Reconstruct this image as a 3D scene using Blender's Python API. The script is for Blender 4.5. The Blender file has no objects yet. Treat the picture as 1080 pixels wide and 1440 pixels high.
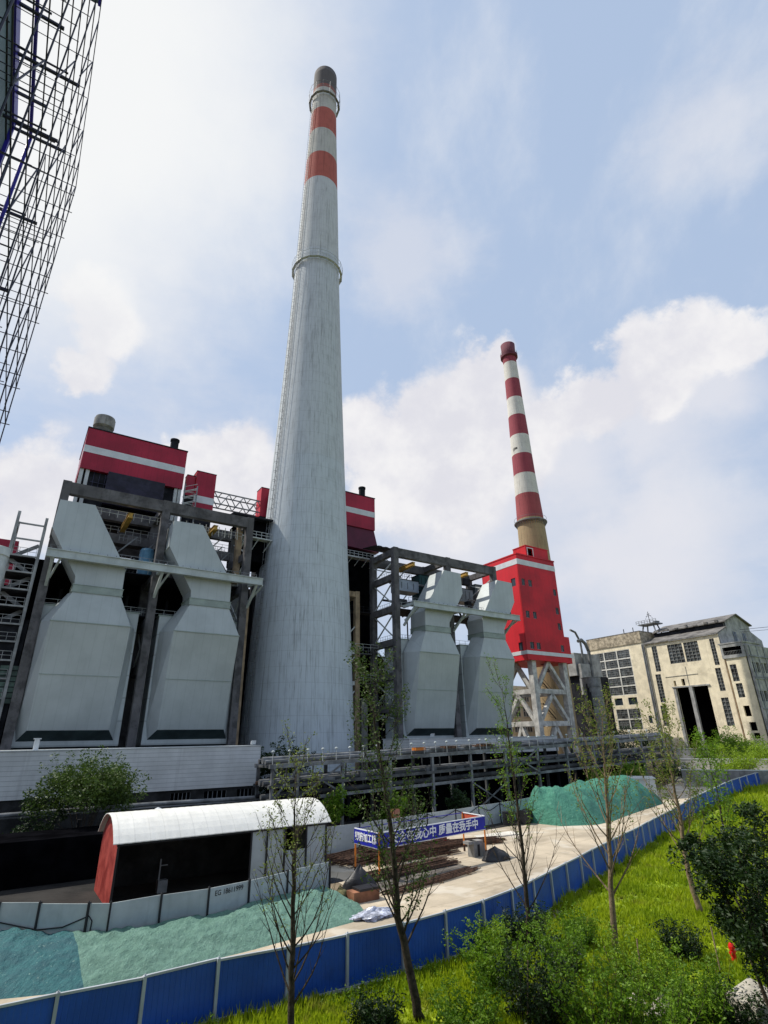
import bpy, math, random
from math import sin, cos, pi, radians, hypot, atan2, sqrt
from mathutils import Vector, Matrix, noise
random.seed(11)
C = bpy.context.scene.collection
SC = bpy.context.scene

# ---------------------------------------------------------------- camera
FPX = 759.0; PITCH = radians(22.79); ROLL = radians(0.98); HC = 9.0; AZ = radians(56.42)
_f = Vector((0, cos(PITCH), sin(PITCH))); _u0 = Vector((0, -sin(PITCH), cos(PITCH))); _r0 = Vector((1, 0, 0))
_r = cos(ROLL) * _r0 - sin(ROLL) * _u0; _u = sin(ROLL) * _r0 + cos(ROLL) * _u0
cam_d = bpy.data.cameras.new('camera'); cam = bpy.data.objects.new('camera', cam_d); C.objects.link(cam)
cam.matrix_world = Matrix(((_r.x, _u.x, -_f.x, 0), (_r.y, _u.y, -_f.y, 0), (_r.z, _u.z, -_f.z, HC), (0, 0, 0, 1)))
cam_d.sensor_fit = 'HORIZONTAL'; cam_d.sensor_width = 36; cam_d.lens = FPX / 1080 * 36
cam_d.clip_start = 0.1; cam_d.clip_end = 5000
SC.camera = cam
SC.view_settings.view_transform = 'Standard'; SC.view_settings.look = 'None'
SC.view_settings.exposure = 0.0; SC.view_settings.gamma = 1.0
SC.render.film_transparent = False

# measuring helpers: a direction of the photograph met with a real plane of the plant
DV = Vector((sin(AZ), cos(AZ), 0)); PV = Vector((-cos(AZ), sin(AZ), 0)); TH = pi / 2 - AZ; CP = Vector((0, 0, HC))
def ray(x, y): return (_r * (x - 540) - _u * (y - 720) + _f * FPX).normalized()
def loc(p): return Vector((p.dot(DV), p.dot(PV), p.z))
def wor(s, q, z=0): return s * DV + q * PV + Vector((0, 0, z))
def A(x, y, Q): d = ray(x, y); return loc(CP + d * (Q / d.dot(PV)))           # on the plane q = Q
def S(x, y, S0): d = ray(x, y); return loc(CP + d * (S0 / d.dot(DV)))         # on the plane s = S0
def E(s): return 0.0 if s < 60 else min(3.0, (s - 60) / 15.0)                 # ground level
def G(x, y, h=0.0):                                                            # on the ground (+h), plant frame
    d = ray(x, y); a, b = 1.0, 900.0
    f = lambda t: (lambda p: p.z - E(p.x) - h)(loc(CP + d * t))
    for _ in range(50):
        m = (a + b) / 2
        if f(m) > 0: a = m
        else: b = m
    return loc(CP + d * a)
def W(x, y, h=0.0): g = G(x, y, h); return wor(g.x, g.y, g.z)
def ZAT(x, y, s, q): d = ray(x, y); w = wor(s, q); return HC + d.z * hypot(w.x, w.y) / hypot(d.x, d.y)

# ---------------------------------------------------------------- sun and sky
SUN_AZ = radians(-78); SUN_EL = radians(52)
sd = bpy.data.lights.new('sun', 'SUN'); sd.energy = 4.4; sd.angle = radians(0.6); sd.color = (1, 0.95, 0.86)
so = bpy.data.objects.new('sun', sd); C.objects.link(so)
sv = Vector((sin(SUN_AZ) * cos(SUN_EL), cos(SUN_AZ) * cos(SUN_EL), sin(SUN_EL)))
so.rotation_euler = sv.to_track_quat('Z', 'Y').to_euler(); so.location = (-40, 0, 60)

def NN(nt, t, **kw):
    n = nt.nodes.new(t)
    for k, v in kw.items():
        if k.startswith('i_'): n.inputs[int(k[2:])].default_value = v
        else: setattr(n, k, v)
    return n
def M(nt, op, a, b=None, c=None, clamp=False):
    n = nt.nodes.new('ShaderNodeMath'); n.operation = op; n.use_clamp = clamp
    for i, v in enumerate((a, b, c)):
        if v is None: continue
        if isinstance(v, (int, float)): n.inputs[i].default_value = v
        else: nt.links.new(v, n.inputs[i])
    return n.outputs[0]
def MIX(nt, f, a, b, bt='MIX'):
    n = nt.nodes.new('ShaderNodeMix'); n.data_type = 'RGBA'; n.blend_type = bt
    for i, v in ((0, f), (6, a), (7, b)):
        if isinstance(v, (int, float)): n.inputs[i].default_value = v
        elif isinstance(v, (tuple, list)): n.inputs[i].default_value = tuple(v) + ((1,) if len(v) == 3 else ())
        else: nt.links.new(v, n.inputs[i])
    return n.outputs[2]
def RAMP(nt, f, lo, hi, a=0.0, b=1.0, smooth=True):
    n = nt.nodes.new('ShaderNodeMapRange'); n.interpolation_type = 'SMOOTHSTEP' if smooth else 'LINEAR'
    nt.links.new(f, n.inputs[0])
    for i, v in ((1, lo), (2, hi), (3, a), (4, b)): n.inputs[i].default_value = v
    return n.outputs[0]

world = bpy.data.worlds.new('World'); SC.world = world; world.use_nodes = True
nt = world.node_tree; nt.nodes.clear()
sky = NN(nt, 'ShaderNodeTexSky', sky_type='NISHITA', sun_disc=False, sun_elevation=SUN_EL, sun_rotation=SUN_AZ,
         air_density=1.0, dust_density=2.5, ozone_density=1.2)
tc = NN(nt, 'ShaderNodeTexCoord')
def wnoise(scale, detail, rough=0.55, stretch=(1, 1, 1), rot=(0, 0, 0), off=(0, 0, 0)):
    mp = NN(nt, 'ShaderNodeMapping'); mp.inputs['Scale'].default_value = stretch
    mp.inputs['Rotation'].default_value = rot; mp.inputs['Location'].default_value = off
    nt.links.new(tc.outputs['Generated'], mp.inputs[0])
    n = NN(nt, 'ShaderNodeTexNoise'); n.inputs['Scale'].default_value = scale; n.inputs['Detail'].default_value = detail
    n.inputs['Roughness'].default_value = rough; nt.links.new(mp.outputs[0], n.inputs['Vector']); return n
n1 = wnoise(7.0, 10, 0.6); n2 = wnoise(2.2, 5, 0.5, off=(3, 1, 2)); n3 = wnoise(14, 6, 0.6)
n4 = wnoise(5, 9, 0.62, (1, 1, 2.6), (0.5, 0.5, 0.2))
warp = NN(nt, 'ShaderNodeVectorMath', operation='MULTIPLY_ADD')
nt.links.new(n1.outputs['Color'], warp.inputs[0]); warp.inputs[1].default_value = (.16, .16, .16); warp.inputs[2].default_value = (-.08, -.08, -.08)
vadd = NN(nt, 'ShaderNodeVectorMath', operation='ADD')
nt.links.new(tc.outputs['Generated'], vadd.inputs[0]); nt.links.new(warp.outputs[0], vadd.inputs[1])
def blobs(lst):
    out = None
    for x, y, r in lst:
        c = ray(x, y)
        e = ray(x + r, y); rad = (e - c).length
        dn = NN(nt, 'ShaderNodeVectorMath', operation='DISTANCE')
        nt.links.new(vadd.outputs[0], dn.inputs[0]); dn.inputs[1].default_value = c
        v = M(nt, 'SUBTRACT', 1.0, M(nt, 'DIVIDE', dn.outputs['Value'], rad))
        out = v if out is None else M(nt, 'SMOOTH_MAX', out, v, 0.25)
    return out
cum = blobs([(520, 620, 70), (600, 600, 95), (680, 560, 85), (700, 510, 45), (760, 590, 70), (830, 560, 70), (900, 510, 80), (975, 480, 80),
             (1035, 480, 60), (640, 670, 100), (560, 690, 80), (335, 665, 75), (270, 650, 60), (60, 700, 110), (140, 440, 80),
             (110, 520, 60), (930, 560, 60), (730, 640, 70)])
cumf = RAMP(nt, M(nt, 'ADD', cum, M(nt, 'MULTIPLY', M(nt, 'SUBTRACT', n1.outputs['Fac'], .5), 0.9)), -0.02, 0.34)
soft = blobs([(60, 60, 560), (100, 350, 330), (620, 760, 260), (250, 760, 300), (900, 860, 380), (1010, 740, 240), (760, 800, 260), (1000, 180, 150), (570, 360, 120)])
softf = RAMP(nt, M(nt, 'ADD', soft, M(nt, 'MULTIPLY', M(nt, 'SUBTRACT', n4.outputs['Fac'], .5), 1.3)), 0.0, 0.9)
n5 = wnoise(3.0, 10, 0.62, (1.7, 1.0, 1.1), (0.2, 0.35, 0.5), (1, 4, 2))
cirf = M(nt, 'MULTIPLY', RAMP(nt, n5.outputs['Fac'], 0.46, 0.80), 0.5)
glare = RAMP(nt, blobs([(30, 30, 620)]), 0.05, 0.75)
base = MIX(nt, 0.80, sky.outputs[0], (5.1, 6.4, 8.6))
c1 = MIX(nt, M(nt, 'MULTIPLY', softf, 0.58), base, (7.6, 7.7, 8.3))
c2 = MIX(nt, cirf, c1, (8.3, 8.5, 8.9))
shade = MIX(nt, RAMP(nt, n1.outputs['Fac'], .36, .66), (7.5, 7.5, 8.1), (9.1, 9.0, 9.1))
low = blobs([(640, 700, 190), (780, 640, 170), (900, 590, 160), (1000, 540, 120), (330, 720, 120), (900, 760, 200)])
lowf = RAMP(nt, M(nt, 'ADD', low, M(nt, 'MULTIPLY', M(nt, 'SUBTRACT', n1.outputs['Fac'], .5), .9)), 0.0, 0.8)
c2 = MIX(nt, M(nt, 'MULTIPLY', lowf, .8), c2, (8.0, 8.0, 8.5))
c3 = MIX(nt, cumf, c2, shade)
c4 = MIX(nt, M(nt, 'MULTIPLY', glare, 0.95), c3, (9.3, 9.4, 9.4))
# below the horizon: dull ground light
sep = NN(nt, 'ShaderNodeSeparateXYZ'); nt.links.new(tc.outputs['Generated'], sep.inputs[0])
c5 = MIX(nt, RAMP(nt, sep.outputs[2], -0.02, 0.0), (2.0, 1.9, 1.7), c4)
bg = NN(nt, 'ShaderNodeBackground'); bg.inputs[1].default_value = 0.1
nt.links.new(c5, bg.inputs[0]); wo = NN(nt, 'ShaderNodeOutputWorld'); nt.links.new(bg.outputs[0], wo.inputs[0])

# ---------------------------------------------------------------- materials
MATS = {}
def mat(name, col, rough=0.8, var=0.12, vs=0.6, metal=0.0, streak=0.0, bump=0.0, bs=8.0, spec=0.3, col2=None, dirt=0.0, ribs=None, fine=0.0):
    if name in MATS: return MATS[name]
    m = bpy.data.materials.new(name); m.use_nodes = True; nt = m.node_tree; b = nt.nodes['Principled BSDF']
    g = NN(nt, 'ShaderNodeNewGeometry'); pos = g.outputs['Position']
    def noi(sc, det=5, stretch=None, rough=.6):
        n = NN(nt, 'ShaderNodeTexNoise'); n.inputs['Scale'].default_value = sc; n.inputs['Detail'].default_value = det; n.inputs['Roughness'].default_value = rough
        if stretch:
            mp = NN(nt, 'ShaderNodeMapping'); mp.inputs['Scale'].default_value = stretch; nt.links.new(pos, mp.inputs[0]); nt.links.new(mp.outputs[0], n.inputs['Vector'])
        else: nt.links.new(pos, n.inputs['Vector'])
        return n.outputs['Fac']
    c = tuple(col)
    lo = tuple(x * (1 - var * 1.6) for x in c); hi = tuple(min(1, x * (1 + var * 1.3)) for x in (col2 or c))
    out = MIX(nt, RAMP(nt, noi(vs), .32, .68), lo, hi)
    if streak:
        s = RAMP(nt, noi(1.0, 6, (1.6, 1.6, .06), .7), .5, .72)
        out = MIX(nt, M(nt, 'MULTIPLY', s, streak), out, tuple(x * .35 for x in c))
    if dirt:
        s = RAMP(nt, noi(.35, 8, None, .75), .52, .62)
        out = MIX(nt, M(nt, 'MULTIPLY', s, dirt), out, tuple(x * .45 for x in c))
    if fine:
        out = MIX(nt, M(nt, 'MULTIPLY', RAMP(nt, noi(9, 4), .45, .7), fine), out, tuple(x * .4 for x in c))
    if ribs:   # (axis 's'|'q'|'z', pitch, strength): sheet joints
        ax, pitch, st = ribs
        dn = NN(nt, 'ShaderNodeVectorMath', operation='DOT_PRODUCT'); nt.links.new(pos, dn.inputs[0])
        dn.inputs[1].default_value = {'s': DV, 'q': PV, 'z': (0, 0, 1)}[ax]
        fr = M(nt, 'FRACT', M(nt, 'DIVIDE', dn.outputs['Value'], pitch))
        out = MIX(nt, M(nt, 'MULTIPLY', M(nt, 'LESS_THAN', fr, 0.07), st), out, tuple(x * .3 for x in c))
    nt.links.new(out, b.inputs['Base Color'])
    b.inputs['Roughness'].default_value = rough; b.inputs['Metallic'].default_value = metal
    b.inputs['Specular IOR Level'].default_value = spec
    if bump:
        bn = NN(nt, 'ShaderNodeBump'); bn.inputs['Strength'].default_value = bump; bn.inputs['Distance'].default_value = .08
        nt.links.new(noi(bs, 6), bn.inputs['Height']); nt.links.new(bn.outputs[0], b.inputs['Normal'])
    MATS[name] = m; return m
def leafmat(name, col, col2, trans=.3):
    m = bpy.data.materials.new(name); m.use_nodes = True; nt = m.node_tree; b = nt.nodes['Principled BSDF']
    g = NN(nt, 'ShaderNodeNewGeometry'); n = NN(nt, 'ShaderNodeTexNoise'); n.inputs['Scale'].default_value = 3.1; n.inputs['Detail'].default_value = 6
    nt.links.new(g.outputs['Position'], n.inputs['Vector'])
    f = M(nt, 'ADD', M(nt, 'MULTIPLY', RAMP(nt, n.outputs['Fac'], .3, .7), .6), M(nt, 'MULTIPLY', g.outputs['Random Per Island'], .4))
    c = MIX(nt, f, col, col2); nt.links.new(c, b.inputs['Base Color']); b.inputs['Roughness'].default_value = .55
    b.inputs['Specular IOR Level'].default_value = .35
    t = NN(nt, 'ShaderNodeBsdfTranslucent'); nt.links.new(c, t.inputs[0])
    mx = NN(nt, 'ShaderNodeMixShader'); mx.inputs[0].default_value = trans
    nt.links.new(b.outputs[0], mx.inputs[1]); nt.links.new(t.outputs[0], mx.inputs[2])
    nt.links.new(mx.outputs[0], nt.nodes['Material Output'].inputs[0]); return m
def glass(name, col=(.03, .04, .05)): return mat(name, col, rough=.15, var=.3, vs=.9, spec=.5)

duct = mat('duct_cladding', (.42, .455, .455), rough=.42, var=.05, vs=.25, streak=.1, ribs=('s', 1.25, .12), metal=0.1)
duct_side = mat('duct_side_cladding', (.46, .50, .50), rough=.5, var=.07, vs=.3, streak=.25, ribs=('z', 2.9, .35))
duct_trim = mat('duct_trim', (.29, .34, .31), rough=.5, var=.08)
duct_shade = mat('duct_underside_shade', (.045, .07, .075), rough=.5, var=.15)  # dark colour paints in the shade under the hoppers
walk_m = mat('walkway_steel', (.44, .48, .47), rough=.5, var=.08, streak=.25)
conc = mat('frame_concrete', (.115, .11, .112), rough=.9, var=.28, vs=.7, streak=.55, bump=.3, dirt=.5)
conc_l = mat('pale_concrete', (.50, .49, .46), rough=.9, var=.2, vs=.8, streak=.65, bump=.25, dirt=.5)
conc_t = mat('tan_concrete', (.30, .22, .14), rough=.9, var=.22, vs=.6, streak=.6, bump=.25)
conc_m = mat('grey_concrete', (.27, .265, .25), rough=.9, var=.2, vs=.6, streak=.6, bump=.25, dirt=.5)
steel_w = mat('white_steel', (.52, .54, .53), rough=.5, var=.1, streak=.3)
steel_g = mat('grey_steel', (.20, .21, .22), rough=.55, var=.2, streak=.3)
steel_d = mat('dark_steel', (.022, .023, .028), rough=.8, var=.3, spec=.1)
black = mat('shade_black', (.004, .004, .005), rough=1, var=.3, spec=0.0)  # flat black holds the deep shade of halls, recesses and openings
navy = mat('navy_louvre', (.035, .036, .07), rough=.5, var=.2)
crimson = mat('crimson_cladding', (.35, .014, .04), rough=.45, var=.14, vs=.15, ribs=('s', 1.1, .25), streak=.25)
red_lit = mat('sunlit_red_cladding', (.62, .02, .03), rough=.42, var=.06, vs=.2, ribs=('q', 1.1, .14), streak=.1)  # brighter red puts sunlight on the side faces into the colour
red = mat('red_cladding', (.52, .008, .014), rough=.45, var=.16, vs=.15, ribs=('s', 1.1, .22), streak=.2)
stripe = mat('white_stripe', (.62, .64, .66), rough=.5, var=.05)
plum = mat('plum_cladding', (.10, .010, .03), rough=.5, var=.1)
yellow_m = mat('rusty_yellow_steel', (.42, .25, .05), rough=.7, var=.3, fine=.3)
siding = mat('white_siding', (.58, .58, .57), rough=.55, var=.07, vs=.4, ribs=('z', .42, .8), streak=.2)
brickd = mat('dark_wall', (.03, .03, .03), rough=.95, var=.35, bump=.3)
cream = mat('cream_render', (.84, .74, .54), rough=.92, var=.08, vs=.5, streak=.34, bump=.2, dirt=.3, fine=.1)
bandc = mat('weathered_band', (.40, .34, .25), rough=.95, var=.3, vs=1.2, streak=.4, bump=.4, dirt=.7)
greyp = mat('grey_render', (.34, .34, .33), rough=.9, var=.18, streak=.5, dirt=.4)
roof_m = mat('old_roof', (.17, .16, .15), rough=.95, var=.25, streak=.2, bump=.4, dirt=.5)
glz = mat('dirty_glass', (.11, .12, .12), rough=.3, var=.6, vs=.9, fine=.6, spec=.5)
glz_b = glass('dark_glass')
barw = mat('window_bar', (.66, .64, .58), rough=.7, var=.12, streak=.3)
barg = mat('grey_window_bar', (.20, .20, .19), rough=.7, var=.2)
panelw = mat('hoarding_white', (.40, .44, .44), rough=.5, var=.07, vs=.8, streak=.25, dirt=.18)
post_d = mat('dark_post', (.02, .02, .022), rough=.6)
blue_m = mat('hoarding_blue', (.012, .085, .44), rough=.38, var=.10, vs=.5, dirt=.3, spec=.5, fine=.08)
fpost = mat('hoarding_post', (.45, .48, .52), rough=.45, var=.1)
roofw = mat('shed_roof', (.80, .78, .72), rough=.5, var=.06, vs=.7, dirt=.22, fine=.10, ribs=('s', .9, .16))
rust_red = mat('rusty_red_sheet', (.30, .022, .016), rough=.6, var=.2, vs=.8, ribs=('q', .45, .5), streak=.6, col2=(.36, .06, .045), fine=.2)
orange = mat('orange_paint', (.72, .22, .03), rough=.5, var=.15, dirt=.3)
banner_b = mat('banner_blue', (.012, .018, .32), rough=.55, var=.08)
banner_r = mat('banner_red_back', (.55, .10, .05), rough=.6, var=.12)
letter = mat('letter_white', (.80, .82, .84), rough=.6, var=.02)
ink = mat('black_ink', (.01, .01, .01), rough=.7)
bark = mat('bark_brown', (.055, .042, .03), rough=.95, var=.3, vs=5, bump=.5, bs=20)  # dark brown, with the shade of backlit trunks put into the tone
bark_l = mat('bark_tan', (.22, .16, .10), rough=.95, var=.25, vs=5, bump=.5, bs=20)
rusty = mat('rusty_bar', (.10, .055, .035), rough=.8, var=.4, vs=4)
tarp = mat('black_tarp', (.018, .018, .02), rough=.4, var=.3, bump=.6, bs=3)
silver = mat('silver_sheet', (.55, .57, .66), rough=.3, var=.35, vs=3, bump=1.0, bs=4, metal=.3)
stone = mat('white_stone', (.40, .37, .31), rough=.8, var=.18, vs=1.5, bump=.4)
bluetank = mat('blue_tank', (.10, .24, .36), rough=.45, var=.15, streak=.4)
pipe_m = mat('lagged_pipe', (.17, .175, .18), rough=.55, var=.3, streak=.4, dirt=.5)
rackg = mat('rack_steel', (.085, .088, .09), rough=.7, var=.3, dirt=.5)
navy_trim = mat('navy_trim', (.03, .02, .35), rough=.4, var=.1)
bluegrey = mat('blue_grey_panel', (.10, .15, .18), rough=.6, var=.12)
hydr = mat('bright_red_paint', (.75, .02, .015), rough=.35, var=.05)
grey_clad = mat('grey_cladding', (.20, .22, .24), rough=.5, var=.12, streak=.3)

# ---------------------------------------------------------------- mesh building
class MB:
    def __init__(s): s.v = []; s.f = []; s.mi = []; s.m = 0; s.p = []
    def add(s, vs, fs):
        b = len(s.v); s.p.append((b, len(s.f))); s.v += [tuple(v) for v in vs]
        for f in fs: s.f.append(tuple(i + b for i in f)); s.mi.append(s.m)
        return s
    def box(s, a, b):
        x0, y0, z0 = a; x1, y1, z1 = b
        return s.add([(x0, y0, z0), (x1, y0, z0), (x1, y1, z0), (x0, y1, z0), (x0, y0, z1), (x1, y0, z1), (x1, y1, z1), (x0, y1, z1)],
                     [(0, 3, 2, 1), (4, 5, 6, 7), (0, 1, 5, 4), (1, 2, 6, 5), (2, 3, 7, 6), (3, 0, 4, 7)])
    def cyl(s, p, q, r, n=8, r2=None, caps=True):
        p = Vector(p); q = Vector(q); d = q - p
        if d.length < 1e-6: return s
        d.normalize(); a = d.orthogonal().normalized(); b = d.cross(a)
        r2 = r if r2 is None else r2; vs = []
        for c, rr in ((p, r), (q, r2)):
            for i in range(n): t = 2 * pi * i / n; vs.append(c + rr * (cos(t) * a + sin(t) * b))
        fs = [(i, (i + 1) % n, n + (i + 1) % n, n + i) for i in range(n)]
        if caps: fs += [tuple(range(n - 1, -1, -1)), tuple(range(n, 2 * n))]
        return s.add(vs, fs)
    def bar(s, p, q, w, h=None, up=(0, 0, 1)):
        p = Vector(p); q = Vector(q); d = q - p
        if d.length < 1e-6: return s
        d.normalize(); h = w if h is None else h; u = Vector(up)
        if abs(d.dot(u)) > .95: u = Vector((0, 1, 0))
        a = d.cross(u).normalized() * w / 2; b = a.normalized().cross(d) * h / 2; vs = []
        for c in (p, q): vs += [c - a - b, c + a - b, c + a + b, c - a + b]
        return s.add(vs, [(3, 2, 1, 0), (4, 5, 6, 7), (0, 1, 5, 4), (1, 2, 6, 5), (2, 3, 7, 6), (3, 0, 4, 7)])
    def tube(s, pts, rs, n=6):
        pts = [Vector(p) for p in pts]; vs = []; k = len(pts); a = None
        for i in range(k):
            d = (pts[min(i + 1, k - 1)] - pts[max(i - 1, 0)]).normalized()
            a = d.orthogonal().normalized() if a is None else (a - d * a.dot(d)).normalized()
            b = d.cross(a); r = rs[i] if isinstance(rs, (list, tuple)) else rs
            for j in range(n): t = 2 * pi * j / n; vs.append(pts[i] + r * (cos(t) * a + sin(t) * b))
        fs = [(i * n + j, i * n + (j + 1) % n, (i + 1) * n + (j + 1) % n, (i + 1) * n + j) for i in range(k - 1) for j in range(n)]
        fs += [tuple(range(n - 1, -1, -1)), tuple(range((k - 1) * n, k * n))]
        return s.add(vs, fs)
    def lathe(s, c, prof, n=32, caps=True):
        vs = []; k = len(prof)
        for r, z in prof:
            for i in range(n): t = 2 * pi * i / n; vs.append((c[0] + r * cos(t), c[1] + r * sin(t), c[2] + z))
        fs = [(i * n + j, i * n + (j + 1) % n, (i + 1) * n + (j + 1) % n, (i + 1) * n + j) for i in range(k - 1) for j in range(n)]
        if caps: fs += [tuple(range(n - 1, -1, -1)), tuple(range((k - 1) * n, k * n))]
        return s.add(vs, fs)
    def loft(s, secs, caps=True):
        n = len(secs[0]); vs = [v for sec in secs for v in sec]; k = len(secs)
        fs = [(i * n + j, i * n + (j + 1) % n, (i + 1) * n + (j + 1) % n, (i + 1) * n + j) for i in range(k - 1) for j in range(n)]
        if caps: fs += [tuple(range(n - 1, -1, -1)), tuple(range((k - 1) * n, k * n))]
        return s.add(vs, fs)
    def extr(s, poly, d):      # planar polygon (3d points) extruded by vector d
        d = Vector(d); a = [Vector(p) for p in poly]; return s.loft([a, [p + d for p in a]])
    def quad(s, a, b, c, d): return s.add([a, b, c, d], [(0, 1, 2, 3)])

def rot(a): return Matrix.Rotation(a, 4, 'Z')
def tag(o, label=None, cat=None, group=None, kind=None):
    for k, v in (('label', label), ('category', cat), ('group', group), ('kind', kind)):
        if v: o[k] = v
    return o
INFO = {}
def mesh_obj(name, mb, m, o, ang, smooth=False):
    me = bpy.data.meshes.new(name); o = Vector(o)
    me.from_pydata([(v[0] - o.x, v[1] - o.y, v[2] - o.z) for v in mb.v], [], mb.f)
    ms = m if isinstance(m, (list, tuple)) else [m]
    for x in ms: me.materials.append(x)
    if len(ms) > 1: me.polygons.foreach_set('material_index', mb.mi)
    if smooth: me.polygons.foreach_set('use_smooth', [True] * len(me.polygons))
    me.update(); ob = bpy.data.objects.new(name, me); C.objects.link(ob); return ob
def place(ob, o, ang):
    o = Vector(o); p = rot(ang) @ o; ob.location = p; ob.rotation_euler = (0, 0, ang)
def thing(name, label, cat, o, ang=TH, group=None):
    e = bpy.data.objects.new(name, None); C.objects.link(e); place(e, o, ang); tag(e, label, cat, group); e.empty_display_size = .3
    INFO[e.name] = (Vector(o), ang); return e
SPLIT = set('''bracing tie_beam leg pale_post post column knee_brace tan_post door_post downpipe roof_pipe bracket bent_pipe pipe brace deck louvre_slat beam cross_beam cross_bar standard ledger end_standard
 end_ledger transom end_transom scaffold_brace conduit pale_duct stripe pilaster panel_joint rib slat top_beam outrigger rim lower_wall dark_interior trim truss_bar rung_ladder bearer hatch_frame edge_rail'''.split())
def part(t, name, mb, m, parent=None, label=None, smooth=False, kind=None):
    if name in SPLIT and len(mb.p) > 1 and kind is None:
        ps = mb.p + [(len(mb.v), len(mb.f))]; out = None; n = len(mb.p); lim = n if n <= 100 else 99
        for i in range(lim):
            (v0, f0), (v1, f1) = ps[i], ps[i + 1]; sub = MB(); sub.v = mb.v[v0:v1]; sub.f = [tuple(k - v0 for k in f) for f in mb.f[f0:f1]]; sub.mi = mb.mi[f0:f1]; sub.p = [(0, 0)]
            out = part(t, name, sub, m, parent, label, smooth)
        if lim < n: v0, f0 = ps[lim]; sub = MB(); sub.v = mb.v[v0:]; sub.f = [tuple(k - v0 for k in f) for f in mb.f[f0:]]; sub.mi = mb.mi[f0:]; part(t, name, sub, m, parent, label, smooth, 'stuff')
        return out
    o, ang = INFO[t.name]; ob = mesh_obj(name, mb, m, o, ang, smooth); ob.parent = parent or t
    if label: ob['label'] = label
    if kind: ob['kind'] = kind
    return ob
def solo(name, label, cat, mb, m, o, ang=TH, group=None, smooth=False, kind=None):
    ob = mesh_obj(name, mb, m, o, ang, smooth); place(ob, o, ang); return tag(ob, label, cat, group, kind)
def struct(name, mb, m, smooth=False, kind='structure', ang=TH):
    ob = mesh_obj(name, mb, m, (0, 0, 0), ang, smooth); ob.rotation_euler = (0, 0, ang); ob['kind'] = kind; return ob
def dup(root, delta, label=None, ang=TH):
    def cp(o, par):
        c = o.copy(); C.objects.link(c)
        if par: c.parent = par
        for ch in list(o.children): cp(ch, c)
        return c
    r = cp(root, None); r.location = root.location + rot(ang) @ Vector(delta)
    if label: r['label'] = label
    return r
TEXTS = {}
def text_mesh(mb, body, size, origin, ux, uz, nrm, bold=.02, anchor='CENTER'):
    key = body
    c = bpy.data.curves.new('txt', 'FONT'); c.body = body; c.size = 1; c.offset = bold; c.align_x = anchor; c.align_y = 'CENTER'
    c.resolution_u = 3; o = bpy.data.objects.new('txt', c); C.objects.link(o)
    dg = bpy.context.evaluated_depsgraph_get(); ev = o.evaluated_get(dg); me = ev.to_mesh()
    origin = Vector(origin); ux = Vector(ux); uz = Vector(uz); nrm = Vector(nrm)
    vs = [origin + ux * v.co.x * size[0] + uz * v.co.y * size[1] + nrm for v in me.vertices]
    mb.add(vs, [tuple(p.vertices) for p in me.polygons]); ev.to_mesh_clear()
    C.objects.unlink(o); bpy.data.objects.remove(o); bpy.data.curves.remove(c)

def holes(mb, axis, u0, u1, z0, z1, d0, d1, ops):
    """wall of thickness d0..d1 with rectangular openings ops=(ua,ub,za,zb); axis = direction the wall runs in"""
    us = sorted({u0, u1, *[o[0] for o in ops], *[o[1] for o in ops]}); zs = sorted({z0, z1, *[o[2] for o in ops], *[o[3] for o in ops]})
    us = [u for u in us if u0 <= u <= u1]; zs = [z for z in zs if z0 <= z <= z1]
    for i in range(len(us) - 1):
        run = None
        for j in range(len(zs) - 1):
            um, zm = (us[i] + us[i + 1]) / 2, (zs[j] + zs[j + 1]) / 2
            solid = not any(o[0] < um < o[1] and o[2] < zm < o[3] for o in ops)
            if solid and run is None: run = zs[j]
            if (not solid or j == len(zs) - 2) and run is not None:
                ze = zs[j + 1] if solid else zs[j]
                if axis == 's': mb.box((us[i], d0, run), (us[i + 1], d1, ze))
                else: mb.box((d0, us[i], run), (d1, us[i + 1], ze))
                run = None
    return mb

# ================================================================ GROUND
def clip(poly, s, keep_lo):
    out = []
    for i in range(len(poly)):
        a, b = poly[i], poly[(i + 1) % len(poly)]
        ia, ib = (a[0] <= s) == keep_lo, (b[0] <= s) == keep_lo
        if ia: out.append(a)
        if ia != ib:
            t = (s - a[0]) / (b[0] - a[0]); out.append((s, a[1] + t * (b[1] - a[1])))
    return out
def sheet(name, poly, off, m, kind='structure'):
    mb = MB(); lo = clip(poly, 60, True); r = clip(poly, 60, False); mid = clip(r, 105, True) if r else []; hi = clip(r, 105, False) if r else []
    for p in (lo, mid, hi):
        if len(p) >= 3: mb.add([(x, y, E(x) + off) for x, y in p], [tuple(range(len(p)))])
    return struct(name, mb, m, kind=kind)
earth = mat('earth', (.20, .155, .10), rough=1, var=.3, vs=.25, bump=.6, bs=2, dirt=.4)
yard = mat('shade_dark_ground', (.022, .02, .018), rough=1, var=.35, vs=.3, bump=.6, bs=2)  # near-black colour stands in for shade on yard and shed floor
roadm = mat('pale_sandy_concrete', (.50, .42, .31), rough=.95, var=.14, vs=.16, bump=.25, bs=1.5, dirt=.35, fine=.15)
nt_ = roadm.node_tree; b_ = nt_.nodes['Principled BSDF']; src = b_.inputs['Base Color'].links[0].from_socket
mp_ = NN(nt_, 'ShaderNodeMapping'); mp_.inputs['Rotation'].default_value = (0, 0, -TH + .12); g_ = NN(nt_, 'ShaderNodeNewGeometry')
vr_ = NN(nt_, 'ShaderNodeVectorRotate', rotation_type='Z_AXIS'); vr_.inputs['Angle'].default_value = -TH - .1; nt_.links.new(g_.outputs['Position'], vr_.inputs['Vector'])
mp2 = NN(nt_, 'ShaderNodeMapping'); mp2.inputs['Scale'].default_value = (.07, 1.5, 1); nt_.links.new(vr_.outputs[0], mp2.inputs[0])
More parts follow.
